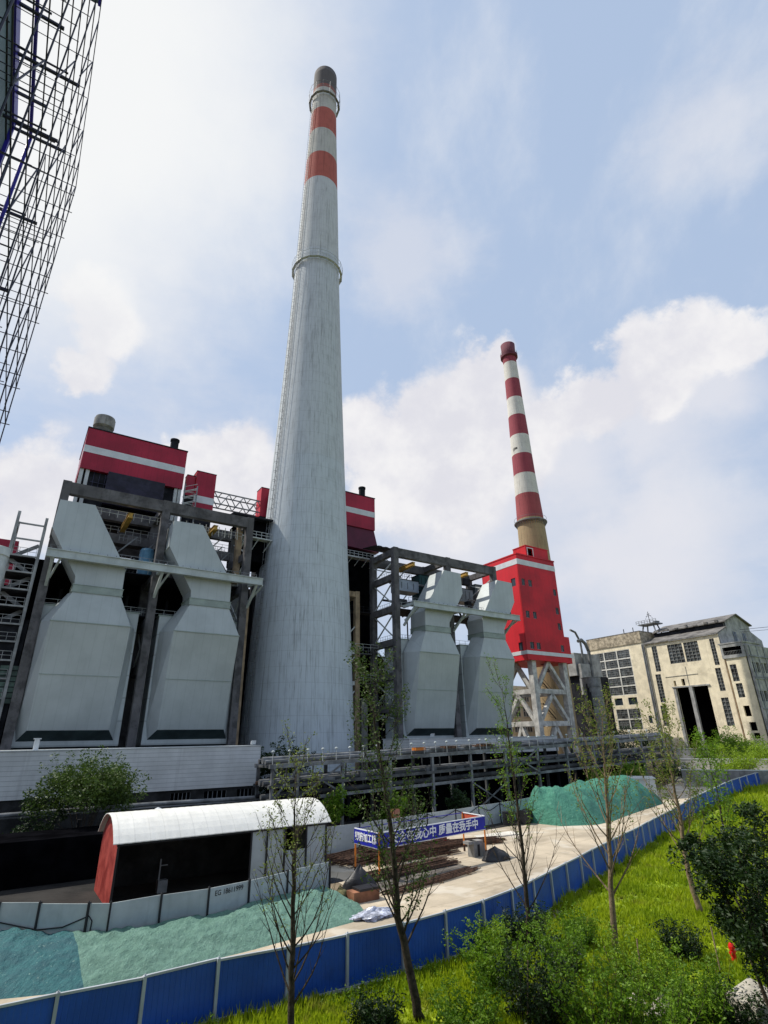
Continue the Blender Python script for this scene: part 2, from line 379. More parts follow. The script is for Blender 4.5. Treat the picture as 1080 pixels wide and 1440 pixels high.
n_ = NN(nt_, 'ShaderNodeTexNoise'); n_.inputs['Scale'].default_value = 1.0; n_.inputs['Detail'].default_value = 7; n_.inputs['Roughness'].default_value = .65; nt_.links.new(mp2.outputs[0], n_.inputs['Vector'])
o_ = MIX(nt_, M(nt_, 'MULTIPLY', RAMP(nt_, n_.outputs['Fac'], .52, .66), .5), src, (.27, .21, .14))
n2_ = NN(nt_, 'ShaderNodeTexNoise'); n2_.inputs['Scale'].default_value = .28; n2_.inputs['Detail'].default_value = 9; nt_.links.new(g_.outputs['Position'], n2_.inputs['Vector'])
o_ = MIX(nt_, M(nt_, 'MULTIPLY', RAMP(nt_, n2_.outputs['Fac'], .55, .62), .45), o_, (.66, .61, .52)); nt_.links.new(o_, b_.inputs['Base Color'])
slab = mat('white_slab', (.66, .62, .54), rough=.9, var=.12, vs=.5, fine=.15)
turf = mat('turf', (.16, .24, .008), rough=1, var=.3, vs=.35, bump=.6, bs=3, col2=(.25, .31, .012))
sheet('ground', [(-1500, -900), (2500, -900), (2500, 2500), (-1500, 2500)], -0.008, earth)
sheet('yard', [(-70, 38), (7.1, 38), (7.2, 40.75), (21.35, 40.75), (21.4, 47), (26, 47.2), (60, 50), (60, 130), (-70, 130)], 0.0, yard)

# blue hoarding path, tops measured then grounded
FT = [(-60, 1428), (0, 1415), (81, 1398), (204, 1375), (313, 1348), (408, 1331), (496, 1313), (572, 1297), (639, 1279), (699, 1261), (753, 1236), (797, 1213), (831, 1196), (863, 1179),
      (897, 1164), (921, 1150), (954, 1133), (976, 1120), (998, 1111), (1026, 1098), (1054, 1089), (1080, 1083), (1120, 1074), (1170, 1065)]
FP = [G(x, y, 1.75) for x, y in FT]
FP = [Vector((p.x, p.y, 0)) for p in FP]
# resample at even bay width
def resample(P, step):
    out = [P[0].copy()]; need = step
    for i in range(len(P) - 1):
        a, b = P[i], P[i + 1]; L = (b - a).length; t = 0
        while L - t >= need: t += need; out.append(a.lerp(b, t / L)); need = step
        need -= (L - t)
    return out
FP2 = resample(FP, 2.55)
lawn_poly = [(p.x + .25, p.y - .35) for p in FP]
lawn_poly = lawn_poly + [(260, 60), (260, -60), (-60, -60), (-60, 10), (lawn_poly[0][0] - 30, lawn_poly[0][1] + 15)]
site = [(p.x, p.y) for p in FP[:-1]]
wallpts = [G(x, y, 1.9) for x, y in [(0, 1270), (61, 1270), (128, 1270), (156, 1270)]]
site = site + [(150, 74), (105, 66), (88, 54), (60, 50), (26, 47.2), (22, 47), (21, 35.5), (6.5, 33.4), (1.5, 36.9), (-30, 55)]
sheet('site_road', site, 0.004, roadm)
lo = sheet('lawn', lawn_poly, 0.008, turf)

strip_p = [(p.x + .05, p.y - .1) for p in FP] + [(p.x + .35 + .25 * noise.noise(p * .9), p.y - .75 - .4 * noise.noise(p * 1.3)) for p in reversed(FP)]
sheet('bare_soil_strip', strip_p, 0.013, earth)
# ================================================================ TALL CHIMNEY
def chimney_mat(name, bands, base, H):
    m = bpy.data.materials.new(name); m.use_nodes = True; nt = m.node_tree; b = nt.nodes['Principled BSDF']
    tcn = NN(nt, 'ShaderNodeTexCoord'); sp = NN(nt, 'ShaderNodeSeparateXYZ'); nt.links.new(tcn.outputs['Object'], sp.inputs[0])
    r = NN(nt, 'ShaderNodeValToRGB'); r.color_ramp.interpolation = 'CONSTANT'
    nt.links.new(M(nt, 'DIVIDE', sp.outputs[2], H), r.inputs[0])
    e = r.color_ramp.elements; e[0].position = 0; e[0].color = (*base, 1); e[1].position = bands[0][0] / H; e[1].color = (*bands[0][1], 1)
    for z, c in bands[1:]: x = e.new(z / H); x.color = (*c, 1)
    def noi(st, sc, det=7, ro=.65):
        mp = NN(nt, 'ShaderNodeMapping'); mp.inputs['Scale'].default_value = st; nt.links.new(tcn.outputs['Object'], mp.inputs[0])
        n = NN(nt, 'ShaderNodeTexNoise'); n.inputs['Scale'].default_value = sc; n.inputs['Detail'].default_value = det; n.inputs['Roughness'].default_value = ro
        nt.links.new(mp.outputs[0], n.inputs['Vector']); return n.outputs['Fac']
    out = r.outputs[0]
    def dark(f, k, tint=(.35, .34, .33)):
        nonlocal out
        out = MIX(nt, M(nt, 'MULTIPLY', f, k), out, MIX(nt, 1.0, out, tint, 'MULTIPLY'))
    dark(RAMP(nt, noi((1, 1, .012), 2.4), .54, .70), .6)
    dark(RAMP(nt, noi((1, 1, .014), 5.5), .55, .68), .6)
    dark(RAMP(nt, noi((1, 1, .6), .5), .45, .75), .25)
    dark(RAMP(nt, noi((1, 1, .5), 2.2, 8, .8), .66, .70), .75, (.2, .2, .2))
    # casting lifts and shutter joints
    zf = M(nt, 'FRACT', M(nt, 'DIVIDE', sp.outputs[2], 2.5)); dark(M(nt, 'LESS_THAN', zf, .035), .22)
    an = M(nt, 'ARCTAN2', sp.outputs[1], sp.outputs[0]); af = M(nt, 'FRACT', M(nt, 'MULTIPLY', an, 56 / (2 * pi)))
    dark(M(nt, 'MULTIPLY', M(nt, 'LESS_THAN', af, .045), RAMP(nt, noi((1, 1, .06), .8), .30, .55)), .65)
    nt.links.new(out, b.inputs['Base Color']); b.inputs['Roughness'].default_value = .9
    bn = NN(nt, 'ShaderNodeBump'); bn.inputs['Strength'].default_value = .3; nt.links.new(noi((1, 1, .3), 3), bn.inputs['Height']); nt.links.new(bn.outputs[0], b.inputs['Normal'])
    return m
G1 = (.52, .57, .60); R1 = (.44, .115, .085); W1 = (.50, .50, .45)
cm1 = chimney_mat('tall_chimney_concrete', [(60, (.52, .56, .58)), (117, (.54, .57, .57)), (142.4, R1), (152.6, W1), (162.7, R1), (172.6, W1), (181.5, (.30, .11, .09)), (183.2, (.11, .10, .095))], G1, 200.0)
CS, CQ = 41.9, 90.8
t = thing('tall_chimney', 'huge pale grey concrete chimney with two red bands near its top', 'chimney', (CS, CQ, 0))
rp = [(0, 10.0), (8, 9.65), (17, 9.3), (26, 8.95), (40, 8.25), (60, 7.35), (80, 6.5), (100, 5.75), (116, 5.2), (135, 4.65), (150, 4.2), (165, 3.75), (173, 3.55), (185, 3.4), (192, 3.35)]
def RAD(z, P):
    for (a, ra), (b, rb) in zip(P, P[1:]):
        if a <= z <= b: return ra + (rb - ra) * (z - a) / (b - a)
    return P[-1][1]
mb = MB(); zs = [i * 2.0 for i in range(97)]
mb.lathe((CS, CQ, 0), [(RAD(z, rp), z) for z in zs] + [(3.1, 192.0), (3.1, 188)], 96, caps=False)
part(t, 'shaft', mb, cm1, smooth=True)
mb = MB(); mb.lathe((CS, CQ, 0), [(3.1, 187), (.01, 187)], 48, caps=False); part(t, 'flue', mb, black)
def platform(t, c, z, r0, r1, n, rail_h, name='platform', mm=steel_d, posts=True, lean=.35):
    mb = MB()
    ring = lambda r, zz: [(c[0] + r * cos(2 * pi * i / n + .1), c[1] + r * sin(2 * pi * i / n + .1), zz) for i in range(n)]
    a, b_ = ring(r0, z), ring(r1, z)
    for i in range(n):
        j = (i + 1) % n
        mb.loft([[a[i], b_[i], b_[j], a[j]], [(p[0], p[1], p[2] + .12) for p in (a[i], b_[i], b_[j], a[j])]])
        top = ring(r1 + .05, z + rail_h); mid = ring(r1 + .03, z + rail_h * .5)
        mb.bar(top[i], top[j], .07); mb.bar(mid[i], mid[j], .05); mb.bar(b_[i], top[i], .07)
        lo_ = (c[0] + (r0 - .25) * cos(2 * pi * i / n + .1), c[1] + (r0 + .05) * sin(2 * pi * i / n + .1), z - 1.6)
        mb.bar(lo_, b_[i], .1); mb.bar(a[i], b_[i], .12)
    return part(t, name, mb, mm)
platform(t, (CS, CQ), 113.3, 5.55, 6.15, 18, 2.0, mm=walk_m)
platform(t, (CS, CQ), 178.5, 3.9, 4.5, 14, 4.6, mm=steel_g)
mb = MB()    # caged ladder up the left side
la = pi + .22; prev = None
def lp(z, dr, da=0): r = RAD(z, rp) + dr; a = la + da / r; return (CS + r * cos(a), CQ + r * sin(a), z)
for sd_ in (-.25, .25): mb.tube([lp(z, .3, sd_) for z in range(8, 180, 4)], .05, 4)
for z in range(9, 179, 1):
    mb.bar(lp(z, .3, -.25), lp(z, .3, .25), .05)
    if z % 2: mb.tube([lp(z, .3, -.35), lp(z, .8, -.4), lp(z, 1.05, 0), lp(z, .8, .4), lp(z, .3, .35)], .035, 3)
for da in (-.4, 0, .4): mb.tube([lp(z, 1.05 if da == 0 else .8, da) for z in range(9, 179, 5)], .03, 3)
part(t, 'caged_ladder', mb, steel_g)

# ================================================================ STRIPED CHIMNEY
c2s, c2q = 114.6, 96.8
R2 = (.30, .055, .075); W2 = (.62, .60, .54); T2 = (.36, .27, .15)
cm2 = chimney_mat('striped_chimney_paint', [(65.7, (.33, .07, .075)), (73.2, W2), (80.0, R2), (86.6, (.66, .64, .58)), (93.4, R2), (100.3, (.68, .66, .60)), (107, R2), (113.9, (.66, .64, .58)), (120.8, (.27, .04, .06)), (124.2, (.16, .045, .06))], T2, 130.0)
t = thing('striped_chimney', 'slim chimney striped dark red and white behind the bright red tower', 'chimney', (c2s, c2q, 0))
rp2 = [(0, 5.0), (57, 4.0), (66, 3.75), (80, 3.15), (93, 2.85), (107, 2.45), (121, 2.15), (125, 2.15), (128.5, 2.3)]
mb = MB(); mb.lathe((c2s, c2q, 0), [(RAD(z, rp2), z) for z in [3 * i for i in range(0, 41)] + [121, 124, 125.2, 128.5]] + [(1.9, 128.5), (1.9, 126)], 48, caps=False)
part(t, 'shaft', mb, cm2, smooth=True)
mb = MB(); mb.lathe((c2s, c2q, 0), [(1.9, 125.5), (.01, 125.5)], 32, caps=False); part(t, 'flue', mb, black)
mb = MB(); mb.lathe((c2s, c2q, 0), [(2.1, 123.0), (2.75, 123.4), (2.75, 124.4), (2.1, 124.4)], 32, caps=False)
for i in range(24): a = 2 * pi * i / 24; mb.bar((c2s + 2.7 * cos(a), c2q + 2.7 * sin(a), 124.4), (c2s + 2.7 * cos(a), c2q + 2.7 * sin(a), 125.4), .06)
part(t, 'platform', mb, mat('maroon_ledge', (.12, .03, .045), rough=.8))
mb = MB(); mb.lathe((c2s, c2q, 0), [(3.72, 64.6), (4.6, 65.0), (4.6, 65.25), (3.72, 65.25)], 36, caps=False)
for i in range(36):
    a = 2 * pi * i / 36; mb.bar((c2s + 3.8 * cos(a), c2q + 3.8 * sin(a), 63.9), (c2s + 4.5 * cos(a), c2q + 4.5 * sin(a), 65), .12)
    b2 = 2 * pi * (i + 1) / 36; mb.bar((c2s + 4.5 * cos(a), c2q + 4.5 * sin(a), 66.3), (c2s + 4.5 * cos(b2), c2q + 4.5 * sin(b2), 66.3), .06)
part(t, 'platform', mb, steel_g)
mb = MB()
for k, (da, h, w) in enumerate([(-.62, 1.0, .16), (-.50, 1.1, .22), (-.40, .9, .16), (-.22, .7, .7)]):
    a = atan2(-c2q, -c2s) + da - .25; z = 87.9 + k * .12; r = RAD(z, rp2) + .01
    pts = []
    for sgn, zz in ((-1, 0), (1, 0), (1, h), (-1, h)): aa = a + sgn * w / 2 / r; rr = RAD(z + zz, rp2) + .02; pts.append((c2s + rr * cos(aa), c2q + rr * sin(aa), z + zz))
    mb.quad(*pts)
part(t, 'painted_mark', mb, ink)

# ================================================================ FLUE GAS DUCTS
def flue_duct(c, sg, label):
    t = thing('flue_gas_duct', label, 'duct', (c, 82, 8.6), group='pale angular flue gas ducts')
    # main body: chamfered prism leaning outwards towards its top
    mb = MB()
    def ring(hw, q, z, hwo, qo): return [(c - hwo, qo, z), (c - hw, q, z), (c + hw, q, z), (c + hwo, qo, z)]
    bot = [(c - 6.0, 83.9, 8.6), (c - 4.5, 81.75, 10.6), (c + 4.5, 81.75, 10.6), (c + 6.0, 83.9, 8.6)]
    top = [(c - 5.75, 82.6, 23.6), (c - 4.65, 79.0, 23.3), (c + 4.65, 79.0, 23.3), (c + 5.75, 82.6, 23.6)]
    mb.loft([bot, top]); part(t, 'body', mb, duct)
    # shoulder
    mb = MB(); col = [(c - 3.3, 82.5, 27.6), (c - 2.85, 79.35, 27.3), (c + 2.85, 79.35, 27.3), (c + 3.3, 82.5, 27.6)]
    top2 = [(x, q_ , z + .003) for x, q_, z in top]
    mb.loft([top2, col]); part(t, 'shoulder', mb, duct)
    mb = MB()     # folded seam on the shoulder edge
    mb.bar((c - 4.75, 78.95, 23.32), (c + 4.75, 78.95, 23.32), .1); part(t, 'seam', mb, duct_trim)
    mb = MB(); mb.bar((c - 4.6, 80.33, 17.0), (c + 4.6, 80.33, 17.0), .07); part(t, 'seam', mb, duct_trim)
    mb = MB(); rnd_ = random.Random(int(c))
    for k in range(10): mb.box((c - 3.05 + k * .66, 79.18, 28.12), (c - 2.99 + k * .66, 79.25, 28.3))
    mb.box((c - 3.1, 79.2, 28.2), (c + 3.1, 84.05, 28.27)); mb.box((c - 3.1, 79.2, 27.24), (c + 3.1, 84.05, 27.3)); part(t, 'flange', mb, duct_trim)
    mb = MB(); mb.box((c - 3.0, 79.25, 27.3), (c + 3.0, 84.0, 28.2)); part(t, 'collar', mb, duct_trim)
    # neck and leaning upper duct, front outline swept back
    u = lambda x: c + sg * x
    out = [(2.9, 28.2), (-2.85, 28.2), (-2.95, 29.3), (-6.75, 35.4), (-6.6, 39.5), (-2.35, 39.6), (2.2, 32.2), (2.85, 31.0)]
    poly = [(u(-x) if sg < 0 else c - x * -1 * -1, 0, 0) for x, z in out]
    poly = [(c - sg * -x, 79.35, z) for x, z in out]
    mb = MB(); mb.extr(poly, (0, 4.6, 0)); part(t, 'upper_duct', mb, [duct])
    mb = MB()
    for x, z in ((-3.1, 29.2), ):
        mb.bar((c - sg * -(-6.8), 79.3, 35.4), (c - sg * -(-6.8), 83.95, 35.4), .08)
    part(t, 'seam', mb, duct_trim)
    # rear casing
    mb = MB(); mb.box((c - 6.05, 83.0, 8.7), (c + 6.05, 88.5, 26.0)); part(t, 'rear_casing', mb, duct_side)
    mb = MB(); mb.box((c - 6.2, 82.9, 25.95), (c + 6.2, 88.6, 26.12)); part(t, 'casing_lid', mb, duct_trim)
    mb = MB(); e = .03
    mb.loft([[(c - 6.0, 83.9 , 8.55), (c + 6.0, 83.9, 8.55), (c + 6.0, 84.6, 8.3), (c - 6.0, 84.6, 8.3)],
             [(c - 4.5, 81.72, 10.56), (c + 4.5, 81.72, 10.56), (c + 4.5, 82.2, 10.2), (c - 4.5, 82.2, 10.2)]]); part(t, 'hopper_skirt', mb, duct_shade)
    return t
flue_duct(6.87, 1, 'pale grey-green flue duct at the far left, between the leftmost concrete columns')
flue_duct(21.75, 1, 'pale grey-green flue duct just left of the tall chimney')
flue_duct(64.35, -1, 'pale grey-green flue duct right of the tall chimney beside the dark braced bay')
flue_duct(78.8, -1, 'pale grey-green flue duct nearest the red tower, its upper part catching the sun')

# ================================================================ WALKWAYS IN FRONT OF THE DUCTS
def rail(mb, a, b, h=1.1, step=1.5, w=.05):
    a = Vector(a); b = Vector(b); L = (b - a).length; n = max(1, int(L / step)); up = Vector((0, 0, 1))
    for k in (.5, 1.0): mb.bar(a + up * h * k, b + up * h * k, w)
    for i in range(n + 1): p = a.lerp(b, i / n); mb.bar(p, p + up * h, w)
def walkway(s0, s1, struts, label):
    t = thing('service_walkway', label, 'walkway', (s0, 78.3, 31.2))
    mb = MB(); mb.box((s0, 78.15, 31.25), (s1, 78.3, 32.15)); mb.box((s0, 78.0, 32.15), (s1, 79.2, 32.25)); mb.box((s0, 78.0, 31.15), (s1, 78.6, 31.25)); part(t, 'girder', mb, walk_m)
    mb = MB()
    for s in struts:
        mb.bar((s, 78.4, 31.3), (s, 82.2, 28.4), .35); mb.bar((s, 78.3, 31.9), (s, 82.2, 31.9), .4, .5); mb.bar((s + .9, 78.4, 31.2), (s + .2, 82.2, 29.4), .22)
    part(t, 'bracket', mb, walk_m)
    mb = MB(); rail(mb, (s0 + .3, 80.2, 32.25), (s1 - .3, 80.2, 32.25), 1.1, 1.2, .055)
    for i in range(int((s1 - s0) / 1.1)):
        mb.bar((s0 + .4 + i * 1.1, 78.25, 32.25), (s0 + .4 + i * 1.1, 78.25, 32.5), .08)
    part(t, 'railing', mb, steel_g)
walkway(0.1, 29.1, (0.9, 14.4, 28.3), 'long pale steel walkway across the two left flue ducts')
walkway(58.1, 85.4, (58.6, 70.6, 84.0), 'long pale steel walkway across the two right flue ducts')

# ================================================================ CONCRETE FRAMES
def xbrace(mb, s, q0, q1, z0, z1, w=.16): mb.bar((s, q0, z0), (s, q1, z1), w); mb.bar((s + .02, q0, z1), (s + .02, q1, z0), w)
def conc_frame(cols, label, brace_side, levels, lab):
    s0 = cols[0]
    t = thing('concrete_frame', label, 'frame', (s0, 82, 0))
    for s in cols:
        for q in (82.1, 90.0):
            mb = MB(); mb.box((s - .55, q, 0), (s + .55, q + 1.1, 43.6)); part(t, 'column', mb, conc)
    for q in (82.15, 90.05):
        for a, b in zip(cols, cols[1:]):
            mb = MB(); mb.box((a + .55, q, 41.75), (b - .55, q + 1.0, 43.5)); part(t, 'beam', mb, conc)
    for s in cols:
        for z in levels + [43.4]:
            mb = MB(); mb.box((s - .45, 83.2, z - 1.2), (s + .45, 90.0, z)); part(t, 'cross_beam', mb, conc)
    mb = MB()
    for s in cols:
        zz = [12] + levels + [42.2]
        for a, b in zip(zz, zz[1:]):
            if s == brace_side or random.random() < .5: xbrace(mb, s, 83.2, 90, a + .1, b - 1.2, .2)
    part(t, 'bracing', mb, steel_w)
    return t
tl = conc_frame([0.65, 14.35, 27.75], 'weathered dark concrete frame around the two left flue ducts', 27.75, [19.0, 25.5, 32.2, 37.6], 'L')
tr = conc_frame([57.2, 70.3, 83.3], 'weathered dark concrete frame around the two right flue ducts', 57.2, [14.5, 20.0, 26.0, 32.2, 38.4], 'R')
# diagonal knee braces in the left frame, rear beams, floors
mb = MB()
for s0, s1 in ((14.9, 19.5), (27.2, 22.6)): mb.bar((s0, 90.5, 35.0), (s1, 90.5, 41.6), .9, .8)
mb.box((0.2, 90.2, 38.2), (27.2, 91.0, 39.7)); mb.box((1.2, 90.3, 34.6), (20, 91.1, 35.9))
part(tl, 'knee_brace', mb, conc)
mb = MB(); mb.box((28.6, 84, 0), (29.3, 85, 30)); mb.bar((27.2, 86, 33), (27.2, 86, 43), .9); part(tl, 'tan_post', mb, conc_t)
mb = MB()
for z in (32.2, 26.0): mb.box((1.0, 84.5, z - .15), (27.5, 91.5, z))
part(tl, 'deck', mb, steel_d)
mb = MB()
for q in (84.3, 91.4): rail(mb, (1.2, q, 40.2), (27.2, q, 40.2), 1.1, 1.1)
rail(mb, (1.2, 84.3, 32.2), (27.2, 84.3, 32.2)); rail(mb, (1.2, 84.3, 26.0), (27.2, 84.3, 26.0))
for i in range(12): mb.bar((14.8 + i * 1.05, 84.2, 41.7), (14.8 + i * 1.05, 84.2, 40.0), .1)
part(tl, 'railing', mb, steel_w)
mb = MB()
for z in (32.2, 26.0, 20): mb.box((57.8, 84.5, z - .15), (83, 90, z))
part(tr, 'deck', mb, steel_d)
mb = MB(); rail(mb, (58, 84.2, 32.2), (83, 84.2, 32.2)); rail(mb, (58, 84.2, 26.0), (83, 84.2, 26.0)); rail(mb, (58, 84.2, 20), (83, 84.2, 20))
for z in (14.5, 20, 26, 32.2, 38.4): rail(mb, (57.9, 83.4, z), (57.9, 90, z), 1.1, .8)
part(tr, 'railing', mb, steel_w)
rc = random.Random(4)
for tt, sa, sb in ((tl, 1.3, 27.0), (tr, 58.0, 82.8)):
    for k in range(46):
        s_ = rc.uniform(sa, sb - 3); z_ = rc.choice([12, 16, 22, 27, 33.5, 35, 37, 38.5, 40.2]) + rc.uniform(-.5, .5); q_ = rc.uniform(86, 93); mb = MB()
        if k % 3 == 0: mb.box((s_, q_, z_), (s_ + rc.uniform(1, 2.6), q_ + 1.2, z_ + rc.uniform(.6, 1.6))); part(tt, 'cabinet', mb, rc.choice([grey_clad, conc, steel_d]))
        elif k % 3 == 1: mb.tube([(s_, q_, z_), (s_ + rc.uniform(2, 5), q_, z_), (s_ + 5, q_, z_ - 3)], rc.uniform(.12, .35), 8); part(tt, 'pipe', mb, rc.choice([steel_d, pipe_m]))
        else: mb.bar((s_, q_, z_ - 2), (s_ + 2.5, q_, z_ + 1), .18); rail(mb, (s_, q_, z_), (s_ + 3, q_, z_), 1.0, .6); part(tt, 'ladder', mb, steel_g)
for z_, q_ in ((40.6, 93.5), (38.2, 95), (35.9, 96.2)):
    mb = MB(); mb.box((9.5, q_, z_ - .6), (21, q_ + .8, z_ + .9)); part(tl, 'rear_beam', mb, conc)
mb = MB()
for z in (18.6, 24.0, 32.0): mb = MB(); mb.box((51.3, 90.5, z), (57.2, 92.5, z + .15)); rail(mb, (51.3, 90.4, z + .15), (57.0, 90.4, z + .15), 1.0, 1.0, .05); part(tr, 'side_gallery', mb, steel_d if z > 30 else steel_g)
# crane rail / yellow monorail beams
for i, (s, z, ln) in enumerate([(9.3, 40.6, -2.5), (22.0, 41.2, -3.0), (61.5, 41.3, 0), (75.5, 41.3, 0)]):
    mb = MB(); mb.box((s, 82.6, z - .6), (s + .5, 89.9, z)); mb.box((s - .12, 82.6, z), (s + .62, 89.9, z + .08)); mb.box((s - .12, 82.6, z - .68), (s + .62, 89.9, z - .6))
    solo('hoist_beam', ['yellow hoist beam above the far left flue duct', 'yellow hoist beam above the duct left of the tall chimney',
         'yellow hoist beam above the duct right of the tall chimney', 'yellow hoist beam above the duct nearest the red tower'][i], 'beam', mb, yellow_m, (s, 83, z), group='yellow hoist beams under the frames')
# blue tank and stacked beams behind the left frame
mb = MB(); p = A(205, 790, 86); mb.lathe((p.x, 86, 0), [(.05, 32.2), (1.05, 32.25), (1.05, 36.2), (.9, 36.5), (.05, 36.6)], 24)
solo('blue_tank', 'upright blue steel tank on the walkway between the two left ducts', 'tank', mb, bluetank, (p.x, 86, 32.2), smooth=False)
# equipment cabinets in the right frame
for i, (x0, y0, x1, y1, q, m, lb) in enumerate([(561, 814, 589, 834, 87, mat('pale_blue_box', (.36, .42, .50), rough=.5, var=.1, streak=.3), 'pale blue equipment cabin inside the right frame by the braced bay'),
        (590, 808, 610, 845, 89, mat('teal_box', (.02, .07, .07), rough=.5), 'dark teal housing behind the third flue duct'),
        (646, 827, 666, 848, 88, grey_clad, 'grey housing between the two right flue ducts'), (668, 822, 684, 850, 89.0, mat('dark_grey_box', (.12, .15, .16), rough=.5), 'dark grey housing left of the duct nearest the red tower')]):
    a = A(x0, y0, q); b = A(x1, y1, q); mb = MB(); mb.box((a.x, q, min(a.z, b.z)), (b.x, q + 3, max(a.z, b.z))); t = thing('equipment_housing', lb, 'housing', (a.x, q, b.z)); part(t, 'casing', mb, m)
    mb = MB(); w = b.x - a.x
    for k in range(3): mb.box((a.x + w * (.12 + .3 * k), q - .04, min(a.z, b.z) + .5), (a.x + w * (.12 + .3 * k) + .08, q, max(a.z, b.z) - .5))
    mb.box((a.x - .1, q - .1, max(a.z, b.z)), (b.x + .1, q + 3.1, max(a.z, b.z) + .12)); part(t, 'trim', mb, steel_d)

# ================================================================ BOILER HOUSES
def boiler(label, s0, s1, full=True):
    t = thing('boiler_house', label, 'building', (s0, 96, 0))
    mb = MB(); mb.box((s0, 96, 52.3), (s1, 110, 60.1)); part(t, 'red_cladding', mb, crimson)
    mb = MB(); mb.box((s0 - .02, 95.97, 55.4), (s1 + .02, 110.02, 56.7)); part(t, 'stripe', mb, stripe)
    mb = MB(); mb.box((s0 - .1, 95.9, 60.1), (s1 + .1, 110.1, 60.3)); part(t, 'parapet', mb, steel_d)
    return t
t = boiler('large crimson boiler house top with a white stripe at the upper left', 2.0, 18.9)
mb = MB()
for s in (2.1, 3.0, 17.6, 18.3): mb.box((s, 96.3, 43), (s + .55, 96.9, 52.3))
part(t, 'pale_post', mb, steel_w)
mb = MB(); mb.box((2.6, 96.8, 43), (18.6, 109, 52.3)); part(t, 'dark_interior', mb, steel_d)
mb = MB()
for i in range(6): mb.box((4.3 + i * .9, 96.6, 48.7), (4.38 + i * .9, 96.8, 52.2))
mb.box((4.0, 96.62, 50.3), (9, 96.8, 50.4)); part(t, 'window_bars', mb, navy)
mb = MB(); mb.box((2.5, 97, 0), (27.5, 125, 37.5)); part(t, 'lower_hall', mb, steel_d)
a = A(153, 662, 93.5); b = A(229, 703, 93.5); t2 = thing('louvre_bank', 'dark navy louvre bank in front of the large crimson boiler house', 'louvre', (a.x, 93.5, 46))
mb = MB()
for k in range(5):
    z = 51.4 - k * 1.15; mb.loft([[(a.x, 93.2, z), (a.x, 94.6, z - .25), (a.x, 94.6, z - .95), (a.x, 93.6, z - 1.0)], [(15.4, 93.2, z), (15.4, 94.6, z - .25), (15.4, 94.6, z - .95), (15.4, 93.6, z - 1.0)]])
part(t2, 'slat', mb, navy)
mb = MB(); mb.box((a.x + .1, 94.6, 43.5), (15.3, 96, 51.6)); part(t2, 'housing', mb, black)
# roof vents on the big red box
def vent(x, y, r, h, m, label, flare):
    p = A(x, y, 99); z0 = 60.3
    t = thing('roof_vent', label, 'vent', (p.x, 99, z0)); mb = MB()
    if flare: mb.lathe((p.x, 99, z0), [(.9, 0), (.9, .7), (1.0, .8), (r * .75, 1.6), (r, 2.0), (r, h - .35), (r * .93, h - .3), (r * .93, h), (r * .8, h), (r * .8, h - .6)], 32)
    else: mb.lathe((p.x, 99, z0), [(r, 0), (r, h), (r * 1.15, h + .02), (r * 1.15, h + .4), (r * .7, h + .4)], 20)
    part(t, 'drum', mb, m)
    return t
vent(146, 600, 1.75, 4.0, conc_m, 'wide grey drum vent on the roof of the large crimson boiler house', True)
vent(245, 628, .75, 2.9, steel_d, 'small black stack on the right end of the large crimson boiler house', False)
t = boiler('crimson boiler house with white stripe just right of the tall chimney', 44.3, 61.2)
mb = MB(); mb.loft([[(44.5, 96.3, 52.3), (61.1, 96.3, 52.3), (61.1, 109.5, 52.3), (44.5, 109.5, 52.3)], [(44.5, 96.0, 47.8), (62.2, 96.0, 47.2), (62.2, 109.5, 47.2), (44.5, 109.5, 47.8)]])
part(t, 'flared_skirt', mb, plum)
mb = MB(); mb.box((46, 97, 0), (61.5, 118, 46.9)); part(t, 'lower_hall', mb, black)
vent(509, 695, .75, 3.1, steel_d, 'small black stack on the crimson boiler house right of the tall chimney', False)
mb = MB(); rail(mb, (50, 95, 45.1), (62.6, 95, 45.1), 1.1, 1.0, .08); mb.box((50, 94.9, 44.8), (62.6, 96.5, 45.1))
mb.bar((62.6, 95, 46.2), (66, 93, 42.3), .12); mb.bar((62.6, 95, 45.1), (66, 93, 41.2), .2)
for i in range(7): mb.bar((51 + i * 1.9, 95, 44.8), (50.5 + i * 1.9, 96.6, 43.4), .1)
solo('gallery', 'railed steel gallery under the crimson boiler house right of the tall chimney', 'gallery', mb, steel_w, (56, 95, 44.8))
mb = MB()    # corrugated roof over right bay
for i in range(20): s = 56.5 + i * .8; mb.loft([[(s, 88.5, 45.6), (s + .8, 88.5, 45.6), (s + .8, 93.5, 46.4), (s, 93.5, 46.4)], [(s, 88.5, 45.75 + .1 * (i % 2)), (s + .8, 88.5, 45.75 + .1 * (i % 2)), (s + .8, 93.5, 46.55), (s, 93.5, 46.55)]])
solo('corrugated_roof', 'dark corrugated roof behind the right concrete frame', 'roof', mb, steel_d, (58, 91, 45.7))
# small red towers and the truss between them
def red_box(label, s0, s1, z0, z1, st, q=96.0, q1=99.5):
    t = thing('lift_tower', label, 'tower', (s0, q, z0)); mb = MB(); mb.box((s0, q, z0), (s1, q1, z1)); part(t, 'cladding', mb, crimson)
    mb = MB(); mb.box((s0 - .012, q + .02, z0 + .02), (s0, q1 - .02, z1 - .02)); part(t, 'side_cladding', mb, red_lit)
    if st: mb = MB(); mb.box((s0 - .02, q - .03, st), (s1 + .02, q1 + .02, st + 1.4)); part(t, 'stripe', mb, stripe)
    mb = MB(); mb.box((s0 - .06, q - .06, z1), (s1 + .06, q1 + .06, z1 + .12)); part(t, 'coping', mb, steel_d)
    mb = MB(); mb.box((s0 + .1, q + .1, 0), (s1 - .1, q1 - .1, z0)); part(t, 'shaft', mb, steel_d)
    return t
red_box('small crimson lift tower with white stripe right of the large crimson boiler house', 21.2, 24.85, 48.0, 56.7, 50.3)
